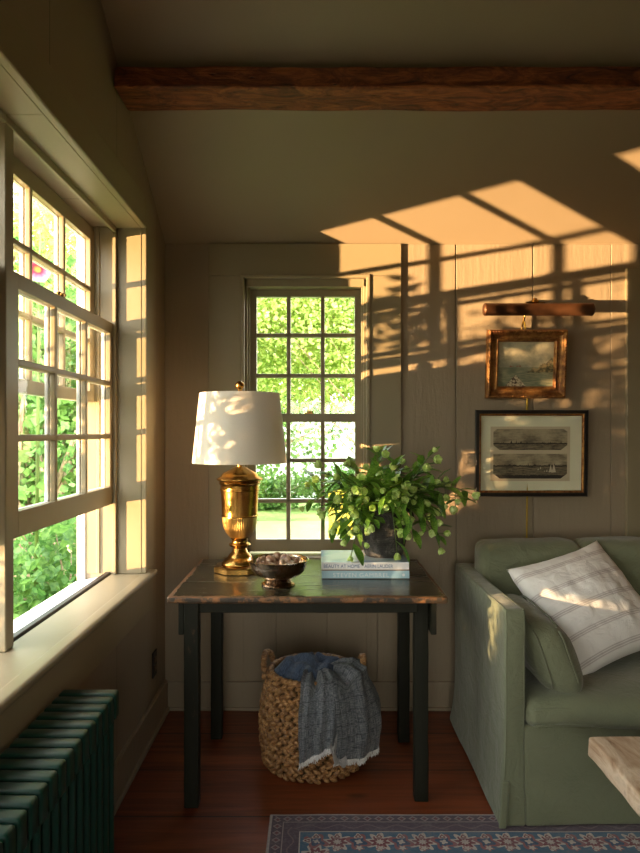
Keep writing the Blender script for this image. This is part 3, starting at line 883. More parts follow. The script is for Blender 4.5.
# ------------------------------------------------------------------ vase and flowers
VX, VY, VZ = .288, 2.895, z1 + .0335
bm = bmesh.new()
def vfn(c):
    p = Vector((c.x - VX, c.y - VY, c.z)); k = 1 + .02 * noise.noise(p * 14) + .01 * noise.noise(p * 40)
    return Vector((VX + p.x * k, VY + p.y * k, c.z))
lathe(bm, [(0, .001), (.070, 0), (.079, .004), (.082, .015), (.090, .045), (.099, .08), (.106, .12), (.107, .145), (.101, .170), (.092, .185), (.090, .19), (.096, .198), (.099, .208), (.093, .214), (.084, .210), (.080, .19), (.088, .16), (.09, .12), (.075, .03), (0, .02)], VX, VY, VZ, 72, fn=vfn)
V = obj('stoneware_vase', bm, M_vase, smooth=60, label='weathered dark grey stoneware vase on the two stacked books', category='vase')
bm = bmesh.new()
for s in (-1, 1):
    a = .9 if s < 0 else -.25
    dx, dy = math.cos(a) * s, -math.sin(abs(a)) * .5
    pts = [(VX + dx * (.088 + .035 * math.sin(PI * t)), VY + dy * (.088 + .035 * math.sin(PI * t)), VZ + .205 - .075 * t) for t in [i / 8 for i in range(9)]]
    bm = bmesh.new(); tube(bm, pts, .008, 8)
    obj('handle', bm, M_vase, V, smooth=True)

def leaf(bm, p, d, up, ln, wd, curl=.25, n=4):
    d = d.normalized(); s = d.cross(up)
    if s.length < 1e-4: s = d.orthogonal()
    s.normalize(); u = s.cross(d)
    prev = None
    for i in range(n + 1):
        t = i / n
        w = wd * .5 * math.sin(PI * min(1, (t * .92 + .04))) ** .8
        c = p + d * ln * t - u * curl * ln * t * t
        row = [bm.verts.new(c - s * w + u * w * .35), bm.verts.new(c), bm.verts.new(c + s * w + u * w * .35)]
        if prev:
            bm.faces.new((prev[0], prev[1], row[1], row[0])); bm.faces.new((prev[1], prev[2], row[2], row[1]))
        prev = row
def bloom(bm, p, d, r, op=1.0):
    """cup of five rounded petals with an inner whorl"""
    d = d.normalized(); a = d.orthogonal().normalized(); b = d.cross(a)
    for ring, (k, off, h) in enumerate(((1.0, 0, 1.0), (.78, .6, 1.12))):
        for j in range(5):
            th = j * 2 * PI / 5 + off
            o = a * math.cos(th) + b * math.sin(th); s = d.cross(o)
            prev = None
            for i in range(5):
                t = i / 4
                rad = r * k * math.sin(t * PI * .5) * op
                z = r * h * 1.5 * t
                w = r * .70 * math.sin(PI * (.14 + t * .80)) ** .8
                c = p + d * z + o * rad
                row = [bm.verts.new(c - s * w - o * w * .25), bm.verts.new(c + o * w * .12), bm.verts.new(c + s * w - o * w * .25)]
                if prev:
                    bm.faces.new((prev[0], prev[1], row[1], row[0])); bm.faces.new((prev[1], prev[2], row[2], row[1]))
                prev = row
def bez(a, b, c, t): return a * (1 - t) ** 2 + b * 2 * t * (1 - t) + c * t * t
def flower_stem(tip, lift, nl, nb, label, seed, group=None):
    rr = random.Random(seed)
    tip = Vector(tip); a = Vector((VX + rr.uniform(-.03, .03), VY + rr.uniform(-.03, .03), VZ + .03))
    neck = Vector((VX + (tip.x - VX) * .22, VY + (tip.y - VY) * .22, VZ + .215))
    L = math.hypot(neck.x - VX, neck.y - VY)
    if L > .07:
        neck.x = VX + (neck.x - VX) * .07 / L; neck.y = VY + (neck.y - VY) * .07 / L
    ctl = neck * .5 + tip * .5 + Vector((0, 0, lift))
    pts = [a, a.lerp(neck, .5)] + [bez(neck, ctl, tip, i / 10) for i in range(11)]
    t = thing('flower_stem', neck, label, 'flower', group)
    bm = bmesh.new(); tube(bm, pts, [.0032] * 5 + [.0032 - .0016 * i / 8 for i in range(8)], 6)
    lf = bmesh.new(); bl = []
    for i in range(nl):
        q = .08 + .9 * (i + rr.random() * .6) / nl
        p = bez(neck, ctl, tip, q); d = (bez(neck, ctl, tip, min(1, q + .03)) - bez(neck, ctl, tip, q - .03)).normalized()
        o = Vector((rr.uniform(-1, 1), rr.uniform(-1, 1), rr.uniform(-.5, 1.0))).normalized()
        leaf(lf, p, d * .7 + o * .9, Vector((0, 0, 1)) + o * .3, rr.uniform(.065, .115), rr.uniform(.025, .042), rr.uniform(.05, .5))
    for i in range(nb):
        q = 1 if i == 0 else rr.uniform(.45, .95)
        p = bez(neck, ctl, tip, q); d = (bez(neck, ctl, tip, 1) - bez(neck, ctl, tip, .85)).normalized()
        if i:
            o = Vector((rr.uniform(-1, 1), rr.uniform(-1.3, .6), rr.uniform(-.8, .9))).normalized()
            e = p + o * rr.uniform(.035, .07); tube(bm, [p, (p + e) / 2 + Vector((0, 0, .006)), e], .0012, 5); p = e; d = (d * .3 + o).normalized()
        b = bmesh.new(); bloom(b, p, d, rr.uniform(.0115, .0195), rr.uniform(.8, 1.15)); bl.append(b)
    obj('stem', bm, M_stem, t, smooth=True)
    obj('leaves', lf, M_leaf, t, smooth=True)
    for b in bl: obj('bloom', b, M_bloom, t, smooth=True)
    return t
SP = 'leafy stem of pale green cup flowers packed in the middle of the stoneware vase'
def P3(px, py, Y): return ((px - 316) / 680 * Y, Y, EYE - (py - 432) / 680 * Y)
stems = [
    (P3(433, 452, 2.88), .02, 6, 2, 'upright flower stem with one bud standing highest on the right of the vase'),
    (P3(472, 494, 2.86), .10, 7, 1, 'flower stem reaching furthest right out of the vase'),
    (P3(440, 548, 2.80), .17, 6, 3, 'flower stem arching down over the right end of the table'),
    (P3(304, 507, 2.84), .12, 8, 1, 'flower stem reaching furthest left over the books'),
    (P3(311, 484, 2.92), .09, 7, 2, 'flower stem spreading left in front of the window with one large bud'),
    (P3(351, 556, 2.74), .16, 6, 4, 'flower stem drooping lowest over the front left of the books'),
    (P3(397, 553, 2.76), .17, 5, 3, 'flower stem hanging straight down in front of the vase'),
    (P3(377, 452, 2.92), .01, 8, 2, 'topmost flower stem rising upright from the centre of the vase'),
]
i = 0
for (p, lf, nl, nb, lab) in stems:
    i += 1; flower_stem(p, lf, nl + 3, nb + 1, lab, i * 13)
for (px, py, Y) in ((350, 466, 2.95), (401, 464, 2.94), (341, 497, 2.8), (424, 500, 2.8), (365, 480, 2.75), (405, 485, 2.74), (386, 505, 2.72), (334, 528, 2.78), (437, 520, 2.80), (450, 508, 2.9),
                    (415, 536, 2.75), (368, 470, 3.0), (392, 470, 2.86), (357, 510, 2.74), (330, 476, 2.9), (445, 485, 2.95), (404, 515, 2.70), (425, 470, 2.95), (345, 540, 2.76), (372, 525, 2.72), (325, 512, 2.82), (358, 490, 2.72), (412, 500, 2.74), (430, 530, 2.80), (395, 490, 2.70), (378, 498, 2.78), (455, 500, 2.84), (340, 478, 2.86), (420, 488, 2.82), (352, 530, 2.72)):
    i += 1; flower_stem(P3(px, py, Y), .035 if py < 490 else .09 , 11, (3, 4, 2, 3, 3)[i % 5], SP, i * 13, 'flower stems in the middle of the vase')

# ------------------------------------------------------------------ basket with throw
KX, KY, KH = -.012, 2.835, .375
def brad(z):
    t = z / KH
    return .188 + .030 * math.sin(PI * min(1, t * .9 + .08)) - .010 * t
K = thing('wicker_basket', (KX, KY, 0), 'round braided straw basket under the table holding a blue throw', 'basket')
bm = bmesh.new()
rows = 20; ico = bmesh.new(); bmesh.ops.create_uvsphere(ico, u_segments=10, v_segments=6, radius=1)
ivs = [v.co.copy() for v in ico.verts]; ifs = [[v.index for v in f.verts] for f in ico.faces]; ico.free()
def knot(bm, c, a, ln, w, dth, ax_n, ax_t):
    """twisted plump strand: long axis rotated by a in the surface plane"""
    ax_z = Vector((0, 0, 1))
    L = ax_t * math.cos(a) + ax_z * math.sin(a); W = ax_z * math.cos(a) - ax_t * math.sin(a)
    vs = [bm.verts.new(c + L * (q.x * ln) + W * (q.y * w * (1 - .25 * q.x * q.x)) + ax_n * (q.z * dth)) for q in ivs]
    for f in ifs: bm.faces.new([vs[k] for k in f])
KR = random.Random(3)
for r in range(rows):
    z = .014 + (KH - .03) * r / (rows - 1); rad = brad(z); n = 38
    for k in range(n):
        th = 2 * PI * (k + (r % 2) * .5) / n + KR.uniform(-.03, .03)
        nn = Vector((math.cos(th), math.sin(th), 0)); tt = Vector((-math.sin(th), math.cos(th), 0))
        s = 1 if r % 2 else -1
        jit = KR.uniform(.85, 1.15)
        c = Vector((KX, KY, z + KR.uniform(-.003, .003))) + nn * (rad + KR.uniform(-.003, .004))
        knot(bm, c, s * (.58 + KR.uniform(-.14, .14)), .0205 * jit, .0108 * jit, .0125, nn, tt)
for k in range(44):
    th = 2 * PI * k / 44; nn = Vector((math.cos(th), math.sin(th), 0)); tt = Vector((-math.sin(th), math.cos(th), 0))
    knot(bm, Vector((KX, KY, KH)) + nn * (brad(KH) - .004), .45, .022, .013, .013, nn, tt)
obj('braided_body', bm, M_basket, K, smooth=True)
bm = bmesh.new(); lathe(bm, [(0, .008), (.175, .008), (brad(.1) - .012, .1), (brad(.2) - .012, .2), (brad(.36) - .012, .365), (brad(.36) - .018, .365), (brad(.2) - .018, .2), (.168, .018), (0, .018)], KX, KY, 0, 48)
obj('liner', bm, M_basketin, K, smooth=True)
for ang in (PI - .30, .02):
    bm = bmesh.new(); nn = Vector((math.cos(ang), math.sin(ang), 0)); tt = Vector((-math.sin(ang), math.cos(ang), 0))
    for s in (0, 1):
        for k in range(13):
            t = k / 12
            w = .058 * math.cos(PI * t); h = .085 * math.sin(PI * t) ** .8
            c = Vector((KX, KY, KH - .030)) + nn * (brad(KH) + .014 + .014 * math.sin(PI * t)) + tt * w + Vector((0, 0, h))
            d = (tt * -math.sin(PI * t) * .055 + Vector((0, 0, .075 * math.cos(PI * t)))).normalized()
            c = c + nn * (.005 * (1 if (k + s) % 2 else -1))
            a = math.atan2(d.z, d.dot(tt)) + (.5 if s else -.5)
            knot(bm, c, a, .014, .0085, .009, nn, tt)
    obj('handle', bm, M_basket, K, smooth=True)

def fold(p, k=1): return noise.noise(p)
TH = thing('throw_blanket', (KX, KY, .3), 'slate blue woven throw with white frayed ends spilling over the basket rim', 'blanket')
bm = bmesh.new()   # bunched part inside the basket
def heap(u, v):
    a = 2 * PI * u; r = (brad(KH) - .022) * (1 - v)
    x, y = r * math.cos(a), r * math.sin(a)
    q = Vector((x, y, 0))
    s = 1 - (r / .19) ** 3.2
    back = .5 + .5 * max(-1, min(1, (y * .2 - (y - .06)) / .12))
    z = .322 + .076 * s * (1 if y < .04 else max(.15, 1 - (y - .04) * 9))
    rid = 1 - abs(noise.noise(Vector((x * 9 + 3, y * 13 + x * 5, 1.7)))) * 2.4
    z += .030 * rid * s ** .5 + .018 * noise.noise(Vector((x * 22, y * 22, 4))) * s ** .3
    z += .028 * math.exp(-((x + .06) ** 2 + (y + .04) ** 2) / .008)
    return Vector((KX + x + .012 * noise.noise(Vector((x * 14, y * 14, 9))), KY + y, z))
quadsheet(bm, 96, 40, heap, closed_u=True)
obj('bunched_folds', bm, M_throwblue, TH, smooth=True)
def drape(f0, f1, zb, off, seed, r_in, widen=0, top=0.0):
    """sheet from inside the basket over the rim and down the outside; f in degrees from straight ahead to the right"""
    def f(u, v):
        ph = math.radians(f0 + (f1 - f0) * u)
        d = Vector((math.sin(ph), -math.cos(ph), 0)); 
        zt = zb(u)
        Rm = brad(KH)
        seq = [(r_in, .37 + top), (Rm * .66, .402 + top), (Rm - .012, .416 + top * .6), (Rm + .026 + off, .398), (Rm + .030 + off, .35)]
        if v < .38:
            t = v / .38 * (len(seq) - 1); k = min(int(t), len(seq) - 2); t -= k
            t = t * t * (3 - 2 * t) * .5 + t * .5
            r = seq[k][0] * (1 - t) + seq[k + 1][0] * t; z = seq[k][1] * (1 - t) + seq[k + 1][1] * t
        else:
            t = (v - .38) / .62; z = .35 + (zt - .35) * t
            r = max(brad(max(z, .02)), 0) + .030 + off + .012 * math.sin(PI * t)
        w = min(1, v * 2)
        fo = .016 * math.sin(u * 9 + seed + 1.2 * v) + .010 * math.sin(u * 21 + seed * 2 + v * 3)
        nn_ = noise.noise(Vector((u * 4 + seed, v * 3, seed))) * .012 + noise.noise(Vector((u * 11 + seed, v * 9, seed))) * .005
        r += (fo * .6 + abs(fo) * .4 + nn_) * w
        if v < .38: z += (fo + nn_) * .9
        side = Vector((d.y * -1, d.x, 0))
        p = Vector((KX, KY, 0)) + d * r + Vector((widen * max(0, v - .3) * (u - .2), 0, z))
        return p
    return f
zA = lambda u: .095 + .105 * u ** 1.1
zB = lambda u: .105 - .03 * math.sin(u * PI) + .035 * u
dA = drape(-12, 27, zA, .006, 1.0, .085); dB = drape(20, 100, zB, .014, 2.6, .06, .03, .010)
for f, m, nm in ((dA, M_throw, 'front_fold'), (dB, M_throw, 'side_fold')):
    bm = bmesh.new(); quadsheet(bm, 60, 80, f); solidify(bm, .005)
    obj(nm, bm, m, TH, smooth=60)
FR = random.Random(5)
for f, n in ((dA, 150), (dB, 330)):
    bm = bmesh.new()
    for k in range(n):
        u = (k + FR.random()) / n; p = f(u, 1); q = f(u, .985)
        d = (p - q).normalized(); e = p + d * FR.uniform(.012, .022) + Vector((FR.uniform(-.008, .008), FR.uniform(-.008, .004), FR.uniform(-.002, .006)))
        o = Vector((FR.uniform(-.003, .003), FR.uniform(-.003, .003), 0))
        tube(bm, [q + o, p + o, e], [.0022, .0022, .0012], 4)
    obj('frayed_edge', bm, M_fringe, TH)
bm = bmesh.new()   # pale underside of a turned corner between the folds
def turned(u, v):
    a = dA(.72 + .26 * u, 1); b = dB(.03 + .16 * u, .97)
    p = a.lerp(b, v) + Vector((-.01, -.012, -.035 * v + .012)); return p + Vector((0, 0, .010 * math.sin(u * 7)))
quadsheet(bm, 14, 10, turned); solidify(bm, .003); obj('turned_white_corner', bm, M_fringe, TH, smooth=60)

# ------------------------------------------------------------------ sofa
SF = thing('slipcovered_sofa', (1.6, 2.8, 0), 'sage green slipcovered sofa with thin straight arms against the back wall', 'sofa')
AX0, AX1, SX1 = .652, .722, 2.60
def flare(p):
    t = max(0, (.30 - p.z) / .30)
    q = p.copy()
    q.x += -.030 * t * t if p.x < .69 else 0
    q.y += -.020 * t * t if p.y < 2.6 else 0
    q += Vector((.004 * noise.noise(p * 5), .005 * noise.noise(p * 5 + Vector((5, 1, 2))), .003 * noise.noise(p * 6)))
    if p.z > .5: q.z += -.006 * math.sin((p.y - 2.35) * 3.6)
    return q
bm = rbox(AX0, AX1, 2.345, 3.20, .012, .752, .014, .03, fn=flare)
arm = obj('arm', bm, M_sofa, SF, smooth=60)
bm = rbox(SX1, SX1 + .07, 2.345, 3.20, .012, .752, .014, .04, fn=lambda p: flare(p)); obj('arm', bm, M_sofa, SF, smooth=60)
bm = bmesh.new()
for x in (AX0 + .006, AX1 - .006):
    tube(bm, [flare(Vector((x, y, .7475))) + Vector((0, 0, .002)) for y in [2.35 + .05 * i for i in range(17)]], .0035, 6)
    tube(bm, [flare(Vector((x, 2.3485, z))) for z in [.03 + .06 * i for i in range(12)] + [.745]], .0035, 6)
obj('arm_piping', bm, M_piping, arm, smooth=True)
# base front panel with skirt
bm = rbox(AX1 - .004, SX1 + .004, 2.352, 3.16, .012, .352, .012, .035, fn=lambda p: flare(p + Vector((0, .006 * math.sin(p.x * 7), 0))))
obj('base', bm, M_sofa, SF, smooth=60)
# corner pleat flap
bm = rbox(AX0 - .010, AX0 + .016, 2.326, 2.338, .012, .17, .006, .02, fn=lambda p: p + Vector((-.02 * max(0, (.2 - p.z) / .2), -.012 * max(0, (.2 - p.z) / .2), 0)))
obj('skirt_pleat', bm, M_sofa, SF, smooth=60)
bm = bmesh.new()
for x in (.748,):
    tube(bm, [flare(Vector((x, 2.352, z))) for z in [.03 + .05 * i for i in range(7)]], .0035, 6)
obj('front_seam_piping', bm, M_piping, SF, smooth=True)
# back frame and cushions
bm = rbox(AX0 + .01, SX1 + .06, 3.08, 3.27, .02, .74, .035, .04, nz=.004, fn=None); obj('back_frame', bm, M_sofa, SF, smooth=60)
def seatfn(p):
    q = p.copy()
    q.z += .010 * noise.noise(Vector((p.x * 3, p.y * 3, 2))) + .004 * noise.noise(Vector((p.x * 9, p.y * 9, 2)))
    if p.y < 2.48: q.z -= .012 * ((2.48 - p.y) / .13) ** 2
    if p.y < 2.42: q.y += .004 * noise.noise(Vector((p.x * 14, 0, p.z * 14)))
    return q
bm = rbox(AX1 + .006, SX1 - .006, 2.335, 3.0, .352, .450, .036, .03, fn=seatfn, crown=.016, rs=5); sc_ = obj('seat_cushion', bm, M_sofa, SF, smooth=True)
bm = bmesh.new()
for z, y in ((.425, 2.337), (.366, 2.340)):
    tube(bm, [seatfn(Vector((x, y - .0035 if z > .4 else y - .002, z))) for x in [AX1 + .03 + .04 * i for i in range(46)]], .0036, 6)
obj('piping', bm, M_piping, sc_, smooth=True)
def backfn(sd):
    def f(p):
        q = p.copy(); t = (p.z - .44) / .45
        q.y += .10 * t - .02 + .012 * noise.noise(Vector((p.x * 4, sd, p.z * 4)))
        q.z += .010 * noise.noise(Vector((p.x * 5, sd, 1))) + .004 * noise.noise(Vector((p.x * 15, p.y * 15, 1)))
        return q
    return f
for k, (a, b) in enumerate(((AX1 + .004, 1.165), (1.168, 1.88), (1.883, SX1 - .004))):
    bm = rbox(a, b, 2.90, 3.06, .455, .872 + (.006 if k else 0), .034, .03, fn=backfn(k), crown=.012, rs=5)
    bc = obj('back_cushion', bm, M_sofa, SF, smooth=True)
    bm = bmesh.new(); f = backfn(k)
    for y in (2.915, 3.045):
        tube(bm, [f(Vector((x, y + (-.0 if y < 3 else 0), .872 + (.006 if k else 0) - .016))) + Vector((0, 0, .002)) for x in [a + .06 + (b - a - .12) * i / 16 for i in range(17)]], .0035, 6)
    obj('piping', bm, M_piping, bc, smooth=True)

def pillow_bm(c, ax, ay, az, w, h, t, seed=1, n=36, pinch=.08, sag=0):
    c = Vector(c); ax = Vector(ax).normalized(); az = (Vector(az) - ax * Vector(az).dot(ax)).normalized(); ay = az.cross(ax).normalized()
    bm = bmesh.new(); uvl = bm.loops.layers.uv.new()
    def f(s):
        def g(u, v):
            a = 2 * u - 1; b = 2 * v - 1
            e = max(0, 1 - a ** 2) * max(0, 1 - b ** 2)
            zt = t / 2 * e ** .38 * (1 - .12 * (a * a + b * b))
            zt *= 1 + .10 * noise.noise(Vector((a * 2, b * 2, seed))) 
            wr = .006 * noise.noise(Vector((a * 6, b * 6, seed + s * 3))) * e ** .2 + .012 * (abs(a) * abs(b)) ** 2 * math.sin(8 * (a - b) + seed) * e ** .2
            px = a * w / 2 * (1 - pinch * (1 - b * b) * 1) ; py = b * h / 2 * (1 - pinch * (1 - a * a))
            z = s * (zt + wr * (1 if e > 0 else 0))
            return c + ax * px + ay * py + az * z
        return g
    for s in (1, -1):
        quadsheet(bm, n, n, f(s))
    bmesh.ops.remove_doubles(bm, verts=bm.verts, dist=.0004)
    bmesh.ops.recalc_face_normals(bm, faces=bm.faces)
    return bm
# loose green side pillow leaning on the arm: its thin side faces the camera
def bol(p):
    q = p.copy()
    t = (p.z - .45) / .25
    q.x += -.085 * (t - .5) - .03 * (t - .5) ** 2
    q += Vector((.008 * noise.noise(p * 7), .008 * noise.noise(p * 7 + Vector((3, 1, 1))), .006 * noise.noise(p * 8)))
    return q
bm = rbox(.768, .915, 2.385, 2.86, .455, .678, .055, .025, fn=bol, crown=.026, rs=5)
for v in bm.verts:
    d = (v.co.y - 2.385) / .44
    v.co.z -= .045 * max(0, 1 - (v.co.z - .44) / .1) * max(0, 1 - d * 4)*.6
    v.co.x += .02 * max(0, 1 - d * 3) * max(0, 1 - (v.co.z - .44) / .12)
sp_ = obj('side_pillow', bm, M_sofa, smooth=True, label='sage green boxed pillow leaning on the inside of the sofa arm', category='pillow')
bm = bmesh.new()
for xx in (.795, .888):
    tube(bm, [bol(Vector((xx, 2.372 - (.002 if 0 < i < 8 else -.014), .470 + .20 * i / 8))) for i in range(9)], .0036, 6)
    tube(bm, [bol(Vector((xx, 2.40 + .42 * i / 8, .681))) + Vector((0, 0, .016 if 0 < i < 8 else 0)) for i in range(9)], .0036, 6)
obj('piping', bm, M_piping, sp_, smooth=True)

A = Vector((.752, 2.78, .782)); Bc = Vector((1.205, 2.97, .872)); C = Vector((1.005, 2.54, .455))
ctr = (Bc + C) / 2; ex = (Bc - A).normalized(); ey = (A - C).normalized(); ez = ex.cross(ey).normalized()
bm = pillow_bm(ctr, ex, ey, ez, (Bc - A).length * 1.0, (A - C).length * 1.04, .20, 3, 44, .085)
obj('striped_pillow', bm, M_pillow, smooth=True, label='white pillow with thin taupe stripes leaning on the sofa back', category='pillow')

# ------------------------------------------------------------------ coffee table slab
CT = thing('coffee_table', (1.5, 1.55, .009), 'pale weathered thick timber coffee table in front of the sofa', 'table')
def slabfn(p):
    q = p.copy(); d = Vector((noise.noise(p * 11), noise.noise(p * 11 + Vector((4, 4, 4))), noise.noise(p * 9) * .6)) * .005
    d += Vector((noise.noise(p * 30), noise.noise(p * 30 + Vector((4, 4, 4))), 0)) * .002
    return q + d
bm = rbox(.842, 2.05, 1.0, 2.11, .362, .422, .009, .022, fn=slabfn); obj('tabletop', bm, M_slab, CT, smooth=50)
for x, y in ((1.3, 1.2), (1.3, 1.86), (1.85, 1.2), (1.85, 1.86)):
    bm = rbox(x - .06, x + .06, y - .06, y + .06, .009, .362, .008, .04, nz=.002); obj('leg', bm, M_slab, CT, smooth=50)

# ------------------------------------------------------------------ radiator
RD = thing('cast_iron_radiator', (-.635, 1.4, 0), 'dark green cast iron radiator under the left window', 'radiator')
RH = .643
def rad_section(y, feet):
    bm = rbox(-.712, -.552, y - .0205, y + .0205, RH - .075, RH, .009, .03, rs=3)
    b2 = rbox(-.712, -.560, y - .019, y + .019, .075, .145, .016, .03); merge(bm, b2)
    for i in range(5):
        x = -.697 + i * .0305
        pts = [(x, y, .12), (x, y, .30), (x, y, RH - .05)]
        t = bmesh.new(); tube(t, pts, .0125, 10, caps=False)
        for v in t.verts: v.co.y = y + (v.co.y - y) * 1.25
        merge(bm, t)
    t = bmesh.new()
    for z in (RH - .045, .11): tube(t, [(-.636, y - .026, z), (-.636, y + .026, z)], .020, 10)
    merge(bm, t)
    if feet:
        for x in (-.695, -.577):
            t = bmesh.new(); lathe(t, [(0, 0), (.020, 0), (.016, .03), (.013, .09)], x, y, 0, 10); merge(bm, t)
    return bm
sec = obj('section', rad_section(1.914 - .021, True), M_rad, RD, smooth=45)
mid = obj('section', rad_section(1.914 - .021 - .0505, False), M_rad, RD, smooth=45)
for k in range(2, 26):
    c = (sec if k == 25 else mid).copy(); COL.objects.link(c); c.parent = RD
    c.location = mid.location + Vector((0, -.0505 * (k - 1), 0))
    if k == 25: c.location.z = sec.location.z
bm = bmesh.new(); lathe(bm, [(.0, 0), (.017, .0), (.017, .006), (.010, .012), (0, .012)], 0, 0, 0, 6, fn=lambda c: Vector((-.636 + c.x, 1.914 + c.z + .004, RH - .045 + c.y)))
obj('end_plug', bm, M_rad, RD)
bm = bmesh.new(); tube(bm, [(-.636, .62, .11), (-.636, .55, .11), (-.636, .53, .09), (-.636, .53, 0)], .012, 10); obj('supply_pipe', bm, M_rad, RD, smooth=50)

# ------------------------------------------------------------------ pictures and picture light
def frame_obj(name, x0, x1, z0, z1, y_back, prof, m, tilt, lab, cat):
    """moulded frame: prof = list of (inset from outer edge, height from the back)"""
    f = thing(name, ((x0 + x1) / 2, y_back, z0), lab, cat)
    piv = Vector((0, y_back, z0)); rot = Matrix.Rotation(tilt, 4, 'X')
    fn = lambda p: piv + rot @ (Vector(p) - piv)
    def ring(pr, mm, nm, par):
        bm = bmesh.new(); rs = []
        for ins, h in pr:
            rs.append([bm.verts.new(fn((x, y_back - h, z))) for x, z in ((x0 + ins, z0 + ins), (x1 - ins, z0 + ins), (x1 - ins, z1 - ins), (x0 + ins, z1 - ins))])
        for a, b in zip(rs, rs[1:]):
            for i in range(4): bm.faces.new((a[i], a[(i + 1) % 4], b[(i + 1) % 4], b[i]))
        bmesh.ops.recalc_face_normals(bm, faces=bm.faces)
        return obj(nm, bm, mm, par)
    return f, fn, ring
def flat(fn, x0, x1, z0, z1, y, th=.002):
    bm = bmesh.new(); uv = bm.loops.layers.uv.new()
    q = [(x0, y, z0), (x1, y, z0), (x1, y, z1), (x0, y, z1)]
    a = [bm.verts.new(fn(p)) for p in q]; b = [bm.verts.new(fn((p[0], p[1] + th, p[2]))) for p in q]
    f = bm.faces.new(a)
    for l, c in zip(f.loops, ((0, 0), (1, 0), (1, 1), (0, 1))): l[uv].uv = c
    bm.faces.new(list(reversed(b)))
    for i in range(4): bm.faces.new((a[i], b[i], b[(i + 1) % 4], a[(i + 1) % 4]))
    bmesh.ops.recalc_face_normals(bm, faces=bm.faces)
    return bm
def k_(px, Y): return (px - 316) / 680 * Y
def kz(py, Y): return EYE - (py - 432) / 680 * Y
Yp = 3.29
x0, x1, zz0, zz1 = k_(487.3, Yp), k_(567, Yp), kz(397.5, Yp), kz(329, Yp)
f, fn, ring = frame_obj('gilt_framed_painting', x0, x1, zz0, zz1, YB - .008, None, None, .11, 'small seascape painting in a worn gilt frame on the back wall', 'painting')
fr = ring([(0.0, 0), (0, .030), (.004, .040), (.010, .044), (.016, .040), (.022, .030), (.030, .024), (.040, .022), (.046, .028), (.050, .030), (.054, .026), (.058, .016), (.058, .006)], M_gilt, 'frame', f)
bm = bmesh.new()   # carved bead-and-leaf running round the outer lip
n = 0
for (ax_, ay_, bx_, by_) in ((x0, zz0, x1, zz0), (x1, zz0, x1, zz1), (x1, zz1, x0, zz1), (x0, zz1, x0, zz0)):
    L_ = math.hypot(bx_ - ax_, by_ - ay_); c_ = int(L_ / .0125)
    nx, nzv = (by_ - ay_) / L_, -(bx_ - ax_) / L_
    for k in range(c_ + 1):
        t = k / c_; px = ax_ + (bx_ - ax_) * t - nx * .010; pz = ay_ + (by_ - ay_) * t - nzv * .010
        px = min(max(px, x0 + .01), x1 - .01); pz = min(max(pz, zz0 + .01), zz1 - .01)
        t2 = bmesh.new(); bmesh.ops.create_icosphere(t2, subdivisions=1, radius=.006)
        merge(bm, t2, fn=lambda q: fn((px + q.x, YB - .008 - .043 + q.y * .8, pz + q.z)))
obj('carved_beading', bm, M_gilt, fr, smooth=True)
obj('canvas', flat(fn, x0 + .055, x1 - .055, zz0 + .055, zz1 - .055, YB - .018), M_sea, f)

Yq = 3.325
x0, x1, zz0, zz1 = k_(475.5, Yq), k_(587.5, Yq), kz(496.3, Yq), kz(410, Yq)
f, fn, ring = frame_obj('framed_engraving', x0, x1, zz0, zz1, YB - .004, None, None, .03, 'framed sepia engraving of sailing boats in a black and gold frame below the seascape', 'picture')
ring([(0, 0), (0, .022), (.003, .025), (.016, .025), (.018, .020), (.018, .014)], M_black, 'frame', f)
ring([(.017, .010), (.017, .020), (.021, .021), (.026, .018), (.028, .010)], M_gold, 'gold_slip', f)
mt = obj('mat_board', flat(fn, x0 + .018, x1 - .018, zz0 + .018, zz1 - .018, YB - .008), M_matboard, f)
px0, px1, pz0, pz1 = k_(491, Yq), k_(570.7, Yq), kz(481.2, Yq), kz(426.5, Yq)
pr = obj('print', flat(fn, px0, px1, pz0, pz1, YB - .0095, .001), M_print, f)
bm = bmesh.new()
for (u, v, s) in ((.60, .20, .028), (.63, .22, .030), (.71, .17, .030), (.755, .16, .085), (.795, .155, .10), (.68, .17, .02), (.27, .19, .014), (.355, .40, .014)):
    X = px0 + (px1 - px0) * u; Z = pz0 + (pz1 - pz0) * v; h = s * (px1 - px0)
    t = [bm.verts.new(fn((X + a * h, YB - .0100, Z + b * h))) for a, b in ((-.28, 0), (.30, .06), (.16, .6), (0.02, 1.15), (-.1, .55))]
    bm.faces.new(t)
obj('white_sails', bm, M_sail, pr)
bm = bmesh.new(); v = [bm.verts.new(fn(p)) for p in ((x0 + .018, YB - .0165, zz0 + .018), (x1 - .018, YB - .0165, zz0 + .018), (x1 - .018, YB - .0165, zz1 - .018), (x0 + .018, YB - .0165, zz1 - .018))]; bm.faces.new(v)
obj('picture_glass', bm, M_pglass, f)

PL = thing('picture_light', (1.01, YB, 1.86), 'long bronze tube picture light above the gilt framed painting', 'picture light')
Yl = 3.21; lx0, lx1 = k_(483.5, Yl), k_(593.5, Yl); lz = kz(309.5, Yl); lr = .0305
bm = bmesh.new()
lathe(bm, [(0, 0), (lr * .8, .0), (lr, .006), (lr, .012), (lr * .96, .016), (lr * .96, lx1 - lx0 - .016), (lr, lx1 - lx0 - .012), (lr, lx1 - lx0 - .006), (lr * .8, lx1 - lx0), (0, lx1 - lx0)], 0, 0, 0, 40,
      fn=lambda c: Vector((lx0 + c.z, Yl + c.x, lz + c.y)))
obj('tube_shade', bm, M_plight, PL, smooth=40)
kx = k_(535, Yl)
bm = bmesh.new(); lathe(bm, [(0, .018), (.009, .018), (.012, .010), (.018, .004), (.018, 0), (.008, -.006)], kx, Yl, lz + lr + .004, 20)
box(bm, kx - .045, kx + .045, Yl - .008, Yl + .008, lz + lr - .004, lz + lr + .003, .002)
for v in bm.verts: pass
